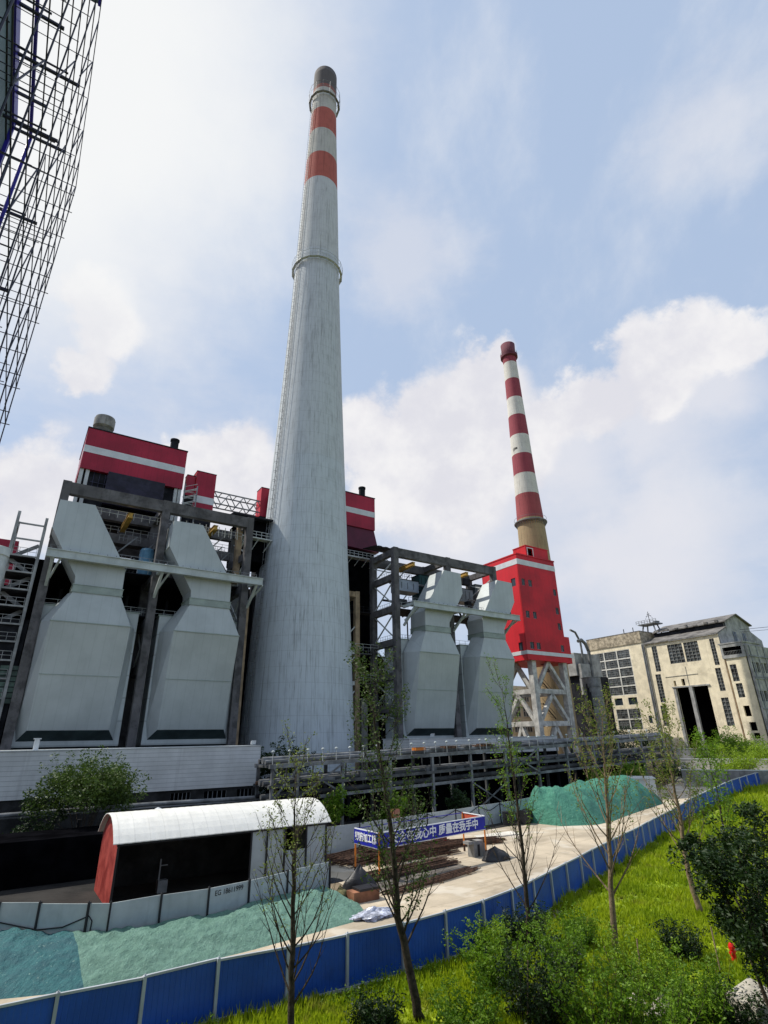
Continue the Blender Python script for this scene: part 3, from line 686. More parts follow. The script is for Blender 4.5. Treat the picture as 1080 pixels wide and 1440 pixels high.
red_box('low crimson annex beside the small striped lift tower', 19.6, 21.1, 51.5, 55.6, None, 96.4, 98)
a = A(357, 688, 96); b = A(385, 685, 96); red_box('small bright red lift tower touching the left edge of the tall chimney', A(368, 690, 96).x, A(384, 690, 96).x, 50.2, 56.4, None, 96, 98.6)
t = thing('lattice_bridge', 'grey lattice bridge between the small crimson lift towers', 'bridge', (25, 97, 50)); mb = MB()
sA, sB = 24.9, 35
for q in (96.3, 98.5):
    mb.bar((sA, q, 53.4), (sB, q, 53.4), .2); mb.bar((sA, q, 51.0), (sB, q, 51.0), .2)
    for i in range(7):
        s = sA + (sB - sA) * i / 7; s2 = sA + (sB - sA) * (i + 1) / 7; mb.bar((s, q, 51 if i % 2 else 53.4), (s2, q, 53.4 if i % 2 else 51), .14)
for i in range(8): s = sA + (sB - sA) * i / 7; mb.bar((s, 96.3, 53.4), (s, 98.5, 53.4), .12); mb.bar((s, 96.3, 51), (s, 98.5, 51), .12)
part(t, 'truss_bar', mb, steel_g)
# clutter of stairs beside striped lift tower
t = thing('stair_tower', 'pale steel stair flights beside the striped lift tower', 'stairs', (19.5, 95, 47)); mb = MB()
for k in range(5): mb.bar((19.1, 94.8, 46.6 + k * 1.2), (21.2, 94.8, 47.6 + k * 1.2), .3, .12); mb.bar((19.0, 95.6, 47 + k * 1.2), (21.2, 95.6, 47 + k * 1.2), .1); mb.bar((19.1, 94.6, 47.5 + k * 1.2), (21.2, 94.6, 48.5 + k * 1.2), .07)
part(t, 'flight', mb, steel_w)
mb = MB()
for s in (19.0, 21.2): mb.box((s, 94.7, 43), (s + .2, 94.9, 53))
part(t, 'post', mb, steel_g)
# dark canopy left of the chimney
t = thing('dark_gallery', 'black roofed gallery jutting out just left of the tall chimney', 'gallery', (29, 90, 44)); mb = MB()
mb.loft([[(26.5, 88, 46.2), (34.0, 88, 46.2), (34.0, 96, 47.4), (26.5, 96, 47.4)], [(26.5, 88, 46.5), (34.0, 88, 46.5), (34.0, 96, 47.7), (26.5, 96, 47.7)]]); part(t, 'roof', mb, steel_d)
mb = MB(); mb.box((28.5, 89.5, 38.5), (34.0, 96, 46.2)); part(t, 'cabin', mb, black)
mb = MB(); rail(mb, (28.0, 88.2, 42.6), (34.0, 88.2, 42.6), 1.1, .9, .07); mb.box((28.0, 88.1, 42.4), (34.0, 89.5, 42.6))
for s in (29, 31.5, 33.8): mb.bar((s, 88.2, 42.4), (s - .8, 89.5, 40.4), .12)
part(t, 'railing', mb, steel_w)
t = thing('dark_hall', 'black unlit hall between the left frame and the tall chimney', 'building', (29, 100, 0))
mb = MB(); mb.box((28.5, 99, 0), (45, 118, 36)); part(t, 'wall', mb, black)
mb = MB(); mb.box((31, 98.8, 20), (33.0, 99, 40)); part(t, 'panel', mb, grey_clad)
# hall coloured shade black behind the ducts so the gaps stay dark, with pipework
for s0, s1, lb in ((1.3, 27.1, 'filter hall in painted shade black behind the two left flue ducts'), (57.9, 84, 'filter hall in painted shade black behind the two right flue ducts')):
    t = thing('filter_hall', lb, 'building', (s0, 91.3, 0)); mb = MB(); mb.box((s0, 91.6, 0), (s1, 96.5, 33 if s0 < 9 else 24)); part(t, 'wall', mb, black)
    mb = MB()
    for k in range(9):
        s = s0 + 1.2 + k * (s1 - s0 - 2) / 8; mb.tube([(s, 90.9, 2), (s, 90.9, 14), (s + .6, 90.5, 16), (s + .6, 90.5, 30 if s0 < 9 else 23)], .22, 8)
    part(t, 'pipe', mb, steel_d)
    mb = MB()
    for k in range(14): z = 10 + k * 1.6 if s0 < 9 else 10 + k; mb.bar((s0 + 5.5, 89, z), (s0 + 8.5, 89, z + .1), .15)
    mb.box((s0 + 6.3, 88.9, 8.5), (s0 + 6.5, 89.1, 32)); mb.box((s0 + 7.6, 88.9, 8.5), (s0 + 7.8, 89.1, 32)); part(t, 'rung_ladder', mb, steel_g)
# tan frame between chimney and right frame
t = thing('tan_concrete_frame', 'sunlit tan concrete frame right of the tall chimney foot', 'frame', (52.5, 89, 0)); mb = MB()
p0 = A(506, 832, 88)
for q in (88, 94): mb.box((p0.x - .9, q, 0), (p0.x, q + .9, p0.z))
mb.box((p0.x - .9, 88.9, p0.z - 1.2), (p0.x, 94, p0.z)); mb.box((p0.x - 6, 88.1, p0.z - 1.1), (p0.x - .9, 88.8, p0.z - .1)); part(t, 'column', mb, conc_t)
mb = MB()
for z in (12, 18, 23.5): mb.box((p0.x - 6, 88.2, z), (p0.x - .9, 88.7, z + .7)); mb.bar((p0.x - 5.5, 88.2, z), (p0.x - 1, 88.2, z + 5), .18); 
rail(mb, (p0.x - 6, 87.9, 24.3), (p0.x + 4, 87.9, 24.3)); rail(mb, (p0.x - 1, 87.9, 18.8), (p0.x + 4, 87.9, 18.8)); part(t, 'bracing', mb, steel_w)
mb = MB(); mb.box((p0.x + 1.6, 90, 0), (p0.x + 2.9, 92, 16)); part(t, 'pale_duct', mb, conc_m)
# far left: red building, pale stack and open stair frame
a = A(0, 757, 96); t = thing('red_warehouse', 'dull crimson building cut off by the left edge of the picture', 'building', (-8, 96, 0)); mb = MB()
mb.box((-14, 96, 31), (-3.7, 110, 37.9)); part(t, 'cladding', mb, crimson); mb = MB(); mb.box((-14, 96.2, 0), (-3.9, 110, 31)); part(t, 'lower_wall', mb, black)
t = thing('open_stair_frame', 'open pale steel stair frame at the far left beside the first duct', 'stairs', (-2, 84, 0)); mb = MB()
for s in (-4.2, -.9):
    for q in (83.5, 88): mb.box((s, q, 0), (s + .35, q + .35, 38.4 if s < -2 else 38.0))
part(t, 'post', mb, mat('mid_steel', (.33, .34, .34), rough=.6, var=.2, streak=.4)); mb = MB()
zz = 12.0; k = 0
mbd = MB(); mbs = MB()
while zz < 38:
    if 12 < zz < 33: mbd.box((-3.9, 83.9, zz - .1), (-1.0, 87.9, zz + .05))
    mb.box((-4.0, 83.6, zz), (-.9, 83.8, zz + .2)); 
    if zz > 14 and zz < 34: mbs.bar((-4.0, 85.2, zz), (-.9, 85.2, zz + 2.2), .12, .5) if k % 2 else mbs.bar((-.9, 85.2, zz), (-4.0, 85.2, zz + 2.2), .12, .5); rail(mb, (-3.9, 83.6, zz + .2), (-1, 83.6, zz + .2), 1.0, .8)
    mb.box((-4.0, 83.7, zz), (-3.85, 88, zz + .18)); zz += 2.2 + (k % 2) * .1; k += 1
part(t, 'slat', mb, mat('mid_steel', ())); part(t, 'landing', mbd, steel_d); part(t, 'stair_stringer', mbs, steel_g)
mb = MB(); mb.box((-3.2, 88.6, 0), (.1, 92, 33.5)); part(t, 'shaft_wall', mb, black)
mb = MB(); mb.tube([(-3.9, 80, 0), (-3.9, 80, 30), (-4.0, 80, 31)], .75, 16); 
mb = MB(); p = A(-2, 790, 78); mb.lathe((p.x - .3, 78, 0), [(1.1, 0), (1.1, p.z + .6), (1.25, p.z + .7), (1.25, p.z + 1.7), (.3, p.z + 2.0)], 24)
solo('pale_stack', 'short pale round stack at the left edge of the picture', 'stack', mb, steel_w, (p.x, 78, 0))
mb = MB(); mb.box((-7.5, 84, 0), (0, 92, 24)); t = thing('dark_annex', 'dark annex with a barred green window left of the first duct', 'building', (-6, 84, 0)); part(t, 'wall', mb, steel_d)
mb = MB(); a = A(4, 935, 84); b = A(20, 990, 84); mb.box((a.x - .4, 83.9, b.z), (b.x + .6, 83.98, a.z)); w = part(t, 'window', mb, mat('green_glass', (.10, .16, .13), rough=.3, var=.3))
mb = MB()
for i in range(8): z = b.z + (a.z - b.z) * i / 7; mb.box((a.x - .5, 83.84, z - .05), (b.x + .7, 83.9, z + .05))
for i in range(3): s = a.x - .3 + i * 1.0; mb.box((s, 83.84, b.z), (s + .1, 83.9, a.z))
part(t, 'bars', mb, steel_d, parent=w)

# ================================================================ RED TOWER ON LEGS
t = thing('red_tower', 'bright red clad tower with small windows standing on braced concrete legs', 'tower', (99, 90, 0))
fw = [(93.75, 94.85, 41.3, 42.9), (95.95, 97.2, 41.3, 42.9), (104.3, 105.4, 40.1, 41.7), (104.3, 105.4, 35.6, 37.2), (104.3, 105.4, 31.9, 33.5), (104.3, 105.4, 26.9, 28.4),
      (93.9, 95.1, 33.8, 35.4), (96.25, 97.45, 33.8, 35.4), (94.1, 95.4, 26.9, 28.4), (96.2, 97.5, 26.9, 28.4)]
mb = MB(); holes(mb, 's', 92.9, 106.0, 24.5, 48.7, 84.0, 84.35, fw); mb.box((92.9, 95.65, 24.5), (106, 96, 48.7)); mb.box((105.65, 84.35, 24.5), (106, 95.65, 48.7)); mb.box((93.2, 84.35, 24.5), (105.65, 95.65, 24.9)); mb.box((93.2, 84.35, 48.3), (105.65, 95.65, 48.65))
part(t, 'wall', mb, red)
lw = [(85.1, 86.5, 41.3, 43.2), (85.1, 86.3, 26.6, 28.4), (87.6, 88.8, 33.8, 36.0)]
mb = MB(); holes(mb, 'q', 84.35, 95.65, 24.5, 48.7, 92.9, 93.2, lw); part(t, 'side_wall', mb, red_lit)
mb = MB(); mb.box((106.0, 84.6, 24.5), (108.4, 90, 30.6)); part(t, 'side_bay', mb, red)
mb = MB(); mb.box((92.86, 83.95, 46.3), (106.05, 84.0, 47.6)); mb.box((92.85, 84.0, 46.3), (92.9, 96, 47.6)); mb.box((92.85, 83.94, 25.7), (108.45, 84.0, 26.5)); mb.box((92.84, 84.0, 25.7), (92.9, 96, 26.5)); part(t, 'stripe', mb, stripe)
mb = MB(); mb.box((92.8, 83.85, 48.7), (106.1, 96.1, 49.0)); part(t, 'parapet', mb, red)
mb = MB(); holes(mb, 's', 98.0, 106.0, 49.0, 52.1, 85.4, 85.7, [(98.6, 100.4, 49.6, 51.6)]); mb.box((98, 85.7, 49), (98.3, 89.5, 52.1)); mb.box((105.7, 85.7, 49), (106, 89.5, 52.1)); mb.box((98.3, 89.2, 49), (105.7, 89.5, 52.1)); mb.box((97.9, 85.3, 52.1), (106.1, 89.6, 52.3)); hb = part(t, 'roof_hut', mb, red)
mb = MB(); mb.box((98.4, 85.3, 51.6), (100.6, 85.4, 51.8)); mb.box((98.4, 85.3, 49.4), (98.6, 85.4, 51.6)); mb.box((100.4, 85.3, 49.4), (100.6, 85.4, 51.6)); part(t, 'hatch_frame', mb, stripe, parent=hb)
for u in fw:
    mb = MB(); mb.box((u[0], 84.2, u[2]), (u[1], 84.25, u[3])); w = part(t, 'window', mb, glz_b)
    mb = MB(); a_, b_ = u[0], u[1]
    for s in (a_, (a_ + b_) / 2 - .04, b_ - .08): mb.box((s, 84.1, u[2]), (s + .08, 84.2, u[3]))
    mb.box((a_, 84.1, u[2]), (b_, 84.195, u[2] + .08)); mb.box((a_, 84.1, u[3] - .08), (b_, 84.195, u[3])); part(t, 'frame', mb, steel_g, parent=w)
for u in lw:
    mb = MB(); mb.box((93.05, u[0], u[2]), (93.1, u[1], u[3])); w = part(t, 'window', mb, glz_b)
mb = MB()
for s in (94.6, 104.9):
    for q in (84.6, 94.0): mb.box((s, q, 0), (s + 1.3, q + 1.3, 24.5))
part(t, 'leg', mb, conc_l)
mb = MB()
for q in (84.8, 94.2):
    for z in (11.0, 17.6): mb.box((95.9, q, z), (104.9, q + .9, z + 1.0))
for s in (94.8, 105.1):
    for z in (11.0, 17.6): mb.box((s, 85.9, z), (s + .9, 94.0, z + 1.0))
part(t, 'tie_beam', mb, conc_l)
mb = MB()
for q in (85.2, 94.6):
    for z0, z1 in ((18.6, 24.4), (12.0, 17.5), (2.5, 10.9)):
        mb.bar((96.0, q, z0), (100.4, q, z1), .75); mb.bar((104.8, q, z0), (100.4, q, z1), .75)
for s in (95.2, 105.5):
    for z0, z1 in ((18.6, 24.4), (12.0, 17.5), (2.5, 10.9)):
        mb.bar((s, 86, z0), (s, 90, z1), .75); mb.bar((s, 94, z0), (s, 90, z1), .75)
part(t, 'bracing', mb, conc_l)
mb = MB()
for k in range(3):
    z = 12.2 + k * 5.2
    for i in range(12): mb.box((100.5 + i * .32, 88, z + 3.6 - i * .3), (100.9 + i * .32, 89, z + 3.68 - i * .3))
    mb.bar((100.5, 88, z + 4.6), (104.2, 88, z + 1.3), .07); mb.bar((100.5, 88, z + 3.6), (104.2, 88, z + .3), .14)
part(t, 'stair_flight', mb, steel_d)

# ================================================================ YELLOW FACTORY
SY = 150.0
def wbars(mb, q0, q1, z0, z1, nq, nz, w, s=SY):
    for i in range(nq + 1): q = q0 + (q1 - q0) * i / nq; mb.box((s - .08, q - w / 2, z0), (s + .12, q + w / 2, z1))
    for j in range(nz + 1): z = z0 + (z1 - z0) * j / nz; mb.box((s - .06, q0, z - w / 2), (s + .1, q1, z + w / 2))
def window(t, q0, q1, z0, z1, nq, nz, m=glz, bm=barg, w=.12, s=SY):
    mb = MB(); mb.box((s + .25, q0, z0), (s + .3, q1, z1)); wn = part(t, 'window', mb, m)
    mb = MB(); wbars(mb, q0, q1, z0, z1, nq, nz, w, s + .1); part(t, 'glazing_bars', mb, bm, parent=wn); return wn
t = thing('glazed_stair_block', 'cream block with a tall white-barred window wall and weathered flat top', 'building', (SY, 100, 3))
big = [(96.3, 110.3, 13.9, 32.6), (103.2, 105.4, 11.9, 13.9 + .001), (98.2, 100.8, 11.5, 13.2), (96.5, 105.6, 8.5, 11.0)]
ops = [(96.3, 109.6, 19.6, 32.4), (104.9, 109.6, 9, 19.6), (101.4, 104.1, 16.9, 18.9), (96.7, 99.6, 16.9, 18.9), (96.4, 104.2, 10.2, 15.9), (93.2, 94.3, 11.8, 13.8)]
mb = MB(); holes(mb, 'q', 92.0, 110.3, 2.9, 33.6, SY, SY + .6, ops); mb.box((SY + .6, 92, 2.9), (SY + 14, 92.6, 33.6)); mb.box((SY + .6, 109.7, 2.9), (SY + 14, 110.3, 33.6)); part(t, 'wall', mb, cream)
mb = MB(); mb.box((SY - .25, 91.9, 33.6), (SY + 14, 110.4, 36.8)); part(t, 'parapet_band', mb, bandc)
mb = MB(); mb.box((SY - .3, 91.85, 36.8), (SY + 14.1, 110.5, 37.0)); part(t, 'coping', mb, roof_m)
mb = MB(); mb.box((SY + 6, 93, 3), (SY + 6.2, 109, 33)); part(t, 'dark_interior', mb, steel_d)
for (q0, q1, z0, z1), (a, b) in zip(ops, [(3, 5), (1, 4), (1, 1), (1, 1), (2, 2), (1, 1)]):
    if a == 1 and b == 1: window(t, q0, q1, z0, z1, 1, 1, glz_b, barw, .1)
    else: window(t, q0, q1, z0, z1, a, b, glz, barw, .34); 
mb = MB(); wbars(mb, 96.3, 109.6, 19.6, 32.4, 9, 20, .09, SY + .2); part(t, 'glazing_bars', mb, barg)
mb = MB(); wbars(mb, 96.4, 104.2, 10.2, 15.9, 6, 9, .09, SY + .2); part(t, 'glazing_bars', mb, barg)
mb = MB()
for q in (97.6, 94.5): mb.tube([(SY + 1, q, 36.8), (SY + 1, q, 38.4)], .12, 6)
part(t, 'roof_pipe', mb, steel_d)
t = thing('yellow_workshop', 'cream workshop with a double dark doorway and a pitched grey roof', 'building', (SY, 80, 3))
ops = [(76.2, 80.1, 26.7, 31.8), (80.5, 84.7, 26.7, 31.8), (87.8, 89.3, 25.1, 32.0), (88.2, 89.8, 17.0, 24.4), (88.6, 90.2, 11.0, 16.2), (71.9, 73.1, 25.1, 31.8), (72.0, 73.4, 18.8, 24.4), (71.9, 73.7, 10.6, 17.2),
       (76.2, 84.7, 3.0, 20.4), (81.9, 82.8, 20.9, 22.6), (84.4, 85.0, 20.9, 22.3)]
mb = MB(); holes(mb, 'q', 70.6, 91.3, 2.9, 32.8, SY, SY + .7, ops); part(t, 'wall', mb, cream)
for (q0, q1, z0, z1), (a, b) in zip(ops[:8], [(4, 6), (4, 6), (2, 8), (2, 9), (2, 6), (2, 8), (2, 7), (2, 7)]): window(t, q0, q1, z0, z1, a, b, glz, barg, .1)
mb = MB(); mb.box((SY + 8, 71, 3), (SY + 8.2, 91, 32)); mb.box((SY + .7, 70.7, 20.6), (SY + 8, 90, 20.8)); part(t, 'dark_interior', mb, black)
mb = MB(); mb.box((SY - .25, 80.2, 3), (SY + .5, 81.1, 20.5)); mb.box((SY - .15, 84.7, 3), (SY + .4, 85.4, 20.5)); mb.box((SY - .3, 75.6, 20.4), (SY + .3, 85.6, 20.75)); part(t, 'door_post', mb, greyp)
mb = MB(); mb.extr([(SY - .5, 70.4, 32.75), (SY - .5, 91.4, 32.75), (SY + 5.2, 91.4, 34.9), (SY + 5.2, 70.4, 34.9)], (0, 0, .25)); part(t, 'lower_roof', mb, roof_m)
mb = MB(); mb.box((SY + 5.2, 70.6, 34.0), (SY + 5.4, 91, 36.3)); part(t, 'clerestory', mb, steel_d)
mb = MB(); zr = 38.8
mb.extr([(SY + 4.6, 70.0, 36.3), (SY + 4.6, 91.0, 36.3), (SY + 11.5, 91.0, zr), (SY + 11.5, 70.0, zr)], (0, 0, .3)); mb.extr([(SY + 11.5, 70.0, zr), (SY + 11.5, 91.0, zr), (SY + 19, 91.0, 36.3), (SY + 19, 70.0, 36.3)], (0, 0, .3)); part(t, 'upper_roof', mb, roof_m)
mb = MB(); mb.extr([(SY + .05, 70.6, 2.9), (SY + .05, 70.6, 32.8), (SY + 5.2, 70.6, 34.9), (SY + 5.2, 70.6, 36.3), (SY + 11.5, 70.6, zr), (SY + 18.4, 70.6, 36.3), (SY + 18.4, 70.6, 34.9), (SY + 24, 70.6, 32.8), (SY + 24, 70.6, 2.9)], (0, .5, 0)); part(t, 'gable_wall', mb, greyp)
for s in (SY + 8.2, SY + 13.2):
    mb = MB(); mb.box((s, 70.5, 31.4), (s + 1.7, 70.58, 34.0)); w = part(t, 'gable_window', mb, glz_b); mb = MB(); mb.box((s + .8, 70.44, 31.4), (s + .9, 70.5, 34)); mb.box((s, 70.44, 32.6), (s + 1.7, 70.5, 32.7)); part(t, 'bar', mb, barg, parent=w)
mb = MB(); random.seed(3)
for k in range(7): q = 72 + k * 2.8; mb.box((SY + 4.4, q, 36.4), (SY + 5.1, q + random.uniform(.5, 1.6), 36.4 + random.uniform(.3, .9)))
part(t, 'slat', mb, roof_m)
mb = MB()
for q in (91.4, 91.9): mb.tube([(SY - .35, q, 3), (SY - .35, q, 33)], .16, 8)
mb.box((SY + .2, 91.3, 3), (SY + .5, 92, 33)); part(t, 'downpipe', mb, steel_g)
mb = MB()
for q, r in ((70.2, .16), (69.75, .12)): mb.tube([(SY - .3, q, 3), (SY - .3, q, 26)], r, 8)
part(t, 'downpipe', mb, conc_t)
mb = MB(); mb.tube([(SY - .08, 87, 23.4), (SY - .08, 78, 23.5)], .05, 5); mb.tube([(SY - .08, 80.9, 20.7), (SY - .08, 80.9, 25.6)], .05, 5); part(t, 'conduit', mb, steel_g)
t = thing('yellow_stair_wing', 'cream stair wing with a railed top balcony right of the double doorway', 'building', (SY - 1.5, 67, 3)); s1 = SY - 1.2
ops = [(67.6, 69.1, 20.7, 24.7), (67.3, 68.8, 16.9, 20.2), (67.0, 68.4, 12.6, 15.0), (66.5, 68.0, 9.4, 11.3), (66.3, 67.7, 7.7, 8.9)]
mb = MB(); holes(mb, 'q', 64.9, 69.6, 2.9, 26.6, s1, s1 + .5, ops); mb.box((s1 + .5, 64.9, 2.9), (s1 + 8, 65.4, 26.6)); mb.box((s1 + .5, 69.1, 2.9), (s1 + 3, 69.6, 26.6)); part(t, 'wall', mb, cream)
mb = MB(); mb.box((s1 + 1.5, 65.4, 3), (s1 + 1.6, 69.1, 26)); part(t, 'dark_interior', mb, black)
mb = MB(); holes(mb, 'q', 64.7, 70.2, 26.2, 29.7, s1 - .3, s1 + .1, [(65.3, 69.7, 27.0, 28.9)]); mb.box((s1 - .4, 64.5, 29.7), (s1 + 9, 70.5, 30.0)); mb.box((s1 + .1, 64.7, 26.2), (s1 + 8, 65.0, 29.7)); part(t, 'balcony', mb, greyp)
mb = MB(); mb.box((s1 + 1.2, 65.0, 26.6), (s1 + 1.3, 70, 29.7)); part(t, 'recess', mb, black)
mb = MB()
for i in range(12): mb.box((s1 - .35, 65.4 + i * .37, 27.0), (s1 - .3, 65.45 + i * .37, 27.9))
mb.box((s1 - .36, 65.3, 27.85), (s1 - .29, 69.7, 27.93)); part(t, 'railing', mb, barg)
for u in ops[:2]: window(t, u[0], u[1], u[2], u[3], 2, 4, glz, barg, .08, s1)
t = thing('grey_side_building', 'grey side building with broken window strips at the right edge of the picture', 'building', (SY, 63, 3)); mb = MB()
g0 = 64.7
ops = []
for zz in (22.5, 15.8): 
    for k in range(11): ops.append((s1 + .6 + k * 2.0, s1 + 2.1 + k * 2.0, zz, zz + 2.4))
holes(mb, 's', s1 + .1, s1 + 28, 2.9, 29.0, g0 - .6, g0 - .1, ops); part(t, 'wall', mb, greyp)
mb = MB(); mb.box((s1 + .1, g0 - .05, 3), (s1 + 28, g0, 29)); part(t, 'dark_interior', mb, glz_b)
mb = MB()
for z in (21.3, 20.9, 26.2, 14.0): mb.box((s1, g0 - .8, z), (s1 + 28, g0 - .6, z + .3))
for k in range(8): mb.box((s1 + 1 + k * 3.6, g0 - .75, 4), (s1 + 1.3 + k * 3.6, g0 - .6, 29))
part(t, 'rib', mb, steel_g)
# roof antenna platform between the two yellow roofs
p = S(913, 872, SY + 6); t = thing('roof_antenna', 'grey antenna platform with a mast on the factory roof', 'antenna', (SY + 6, p.y, 37)); mb = MB(); b0 = p.y
for dq in (-2.2, 2.2):
    for ds in (-1.5, 1.5): mb.bar((SY + 6 + ds, b0 + dq, 36.5), (SY + 6 + ds * .7, b0 + dq * .7, 39.2), .3)
mb.box((SY + 4, b0 - 2.8, 39.2), (SY + 8, b0 + 2.8, 39.5)); rail(mb, (SY + 4, b0 - 3.2, 39.5), (SY + 4, b0 + 3.2, 39.5), .9, .9, .1)
mb.lathe((SY + 6, b0 - 2, 39.5), [(.8, 0), (1.0, .4), (.3, .6)], 12); part(t, 'platform', mb, steel_g)
mb = MB(); mb.bar((SY + 6, b0, 39.5), (SY + 6, b0, 43.2), .12); mb.bar((SY + 6, b0 - .9, 41.9), (SY + 6, b0 + .9, 41.9), .08); mb.bar((SY + 6, b0 - .5, 42.5), (SY + 6, b0 + .5, 42.5), .08); mb.bar((SY + 6, b0 - 1.2, 41.0), (SY + 6, b0, 42.6), .06); mb.bar((SY + 6, b0 + 1.2, 41.0), (SY + 6, b0, 42.6), .06); part(t, 'mast', mb, steel_d)
# distant cream/blue block and silos between the red tower and the glazed block
t = thing('conveyor_plant', 'rusty grey plant with a curved pipe between the red tower and the cream block', 'building', (128, 100, 0)); mb = MB()
mb.box((128, 98, 2), (140, 112, 24)); part(t, 'dark_base', mb, steel_d)
mb = MB(); mb.box((127, 98.2, 24), (138, 110, 30)); mb.box((127.5, 97.0, 19), (134, 98, 27)); part(t, 'cabin', mb, greyp)
mb = MB(); p = A(823, 905, 97); mb.tube([(p.x - 3, 97, 33), (p.x - 1.5, 97, 33.5), (p.x, 97, 32.5), (p.x + .9, 97, 30.5), (p.x + 1, 97, 22)], .45, 10); mb.tube([(p.x - 5, 97.5, 36), (p.x - 3, 97.5, 35.5), (p.x - 1.4, 97.5, 33), (p.x - 1.2, 97.5, 20)], .3, 8); part(t, 'bent_pipe', mb, pipe_m)
t = thing('grey_silo', 'grey ribbed cylinder standing behind the foot of the red tower', 'silo', (118, 92, 0)); mb = MB(); p = A(835, 980, 92)
for k in range(9): mb.lathe((p.x, 92, 2 + k * 2.3), [(2.3, 0), (2.3, 2.2), (2.45, 2.22), (2.45, 2.3)], 24)
part(t, 'shell', mb, steel_g)
mb = MB()
for k in range(3): mb.tube([(p.x - 3.4 + k * .5, 91, 2), (p.x - 3.4 + k * .5, 91, 21 - k)], .2, 6)
part(t, 'pipe', mb, steel_d)
t = thing('cream_office', 'cream wall with white-barred windows seen between the legs of the red tower', 'building', (130, 110, 3)); mb = MB()
mb.box((118, 120, 2.9), (150, 134, 23)); part(t, 'wall', mb, cream)
for i in range(5):
    for j in range(4):
        mb = MB(); mb.box((119.5 + i * 4.2, 119.9, 6 + j * 4.2), (122.5 + i * 4.2, 119.97, 8.8 + j * 4.2)); w = part(t, 'window', mb, glz)
        mb = MB()
        for k in range(4): mb.box((119.4 + i * 4.2 + k * 1.0, 119.8, 5.9 + j * 4.2), (119.55 + i * 4.2 + k * 1.0, 119.9, 8.9 + j * 4.2))
        for k in range(3): mb.box((119.4 + i * 4.2, 119.79, 5.9 + j * 4.2 + k * 1.42), (122.6 + i * 4.2, 119.88, 6.05 + j * 4.2 + k * 1.42))
        part(t, 'bars', mb, barw, parent=w)

# ================================================================ LOW CLAD BUILDINGS IN FRONT OF THE DUCTS
random.seed(21)
t = thing('white_clad_annex', 'long low building in white horizontal siding below the two left flue ducts', 'building', (12, 66, 0))
wo_ = [(3.0, 6.8), (16.2, 18.3), (19.7, 22.2), (23.4, 25.2)]
mb = MB(); mb.box((-4.5, 66.0, 4.3), (25.85, 76, 8.42)); part(t, 'siding', mb, siding)
mb = MB(); mb.box((-4.5, 65.94, 8.42), (25.9, 76.1, 8.52)); part(t, 'coping', mb, steel_w)
mb = MB(); holes(mb, 's', -4.5, 25.6, 0, 4.28, 66.15, 66.5, [(a, b, 2.7, 4.0) for a, b in wo_]); part(t, 'lower_wall', mb, brickd)
for a, b in wo_:
    mb = MB(); mb.box((a, 66.35, 2.7), (b, 66.4, 4.0)); w = part(t, 'window', mb, black)
    mb = MB(); n = int((b - a) / .42)
    for k in range(n + 1): mb.box((a + (b - a) * k / n - .03, 66.2, 2.7), (a + (b - a) * k / n + .03, 66.3, 4.0))
    part(t, 'bars', mb, steel_g, parent=w)
t = thing('low_clad_building', 'low building in pale siding below the two right flue ducts', 'building', (68, 70, 0))
mb = MB(); mb.box((50.2, 70, 6.6), (82.5, 77, 8.9)); part(t, 'siding', mb, siding); mb = MB(); mb.box((50.4, 70.3, 0), (82.3, 77, 6.597)); part(t, 'lower_wall', mb, black); mb = MB(); mb.box((50.1, 69.95, 8.9), (82.6, 77.1, 9.0)); part(t, 'coping', mb, steel_w)
def floodlight(x, y, Q, label, h=.8):
    p = A(x, y, Q); t = thing('floodlight', label, 'floodlight', (p.x, Q, p.z - h)); mb = MB()
    mb.bar((p.x, Q, p.z - h), (p.x, Q, p.z), .07); part(t, 'stand', mb, steel_w)
    mb = MB(); mb.loft([[(p.x - .3, Q - .25, p.z), (p.x + .3, Q - .25, p.z), (p.x + .3, Q - .4, p.z + .45), (p.x - .3, Q - .4, p.z + .45)], [(p.x - .2, Q + .1, p.z + .05), (p.x + .2, Q + .1, p.z + .05), (p.x + .2, Q + .05, p.z + .35), (p.x - .2, Q + .05, p.z + .35)]]); part(t, 'lamp', mb, stripe)
floodlight(355, 1047, 67, 'white floodlight at the right end of the white clad annex roof'); floodlight(607, 1036, 70.5, 'white floodlight on the left corner of the low clad building')
mb = MB(); p = A(52, 1046, 67); mb.box((p.x - .25, 67, 8.5), (p.x + .2, 67.3, 9.5)); mb.box((p.x - .35, 66.95, 9.5), (p.x + .3, 67.35, 9.6))
solo('roof_vent_pipe', 'short white vent on the left part of the annex roof', 'vent', mb, stripe, (p.x, 67, 8.5))

# ================================================================ PIPE RACK
def ZR(s): return 6.8 + (s - 24) * .0255
def rk(s0, s1, q0, q1, za, zb, mb):   # slightly rising beam following the rack
    mb.loft([[(s0, q0, ZR(s0) + za), (s0, q1, ZR(s0) + za), (s0, q1, ZR(s0) + zb), (s0, q0, ZR(s0) + zb)], [(s1, q0, ZR(s1) + za), (s1, q1, ZR(s1) + za), (s1, q1, ZR(s1) + zb), (s1, q0, ZR(s1) + zb)]])
t = thing('pipe_rack', 'long steel pipe rack crossing the site in front of the chimney', 'pipe rack', (60, 59, 0))
posts = [24.0, 26.8, 32.2] + [38.5 + i * 6.2 for i in range(10)] + [97.0]
for s in posts:
    for q in (57.5, 61.5):
        mb = MB(); mb.box((s - .13, q, E(s) - .2), (s + .17, q + .34, ZR(s) - .3)); part(t, 'post', mb, rackg if q > 60 else pipe_m)
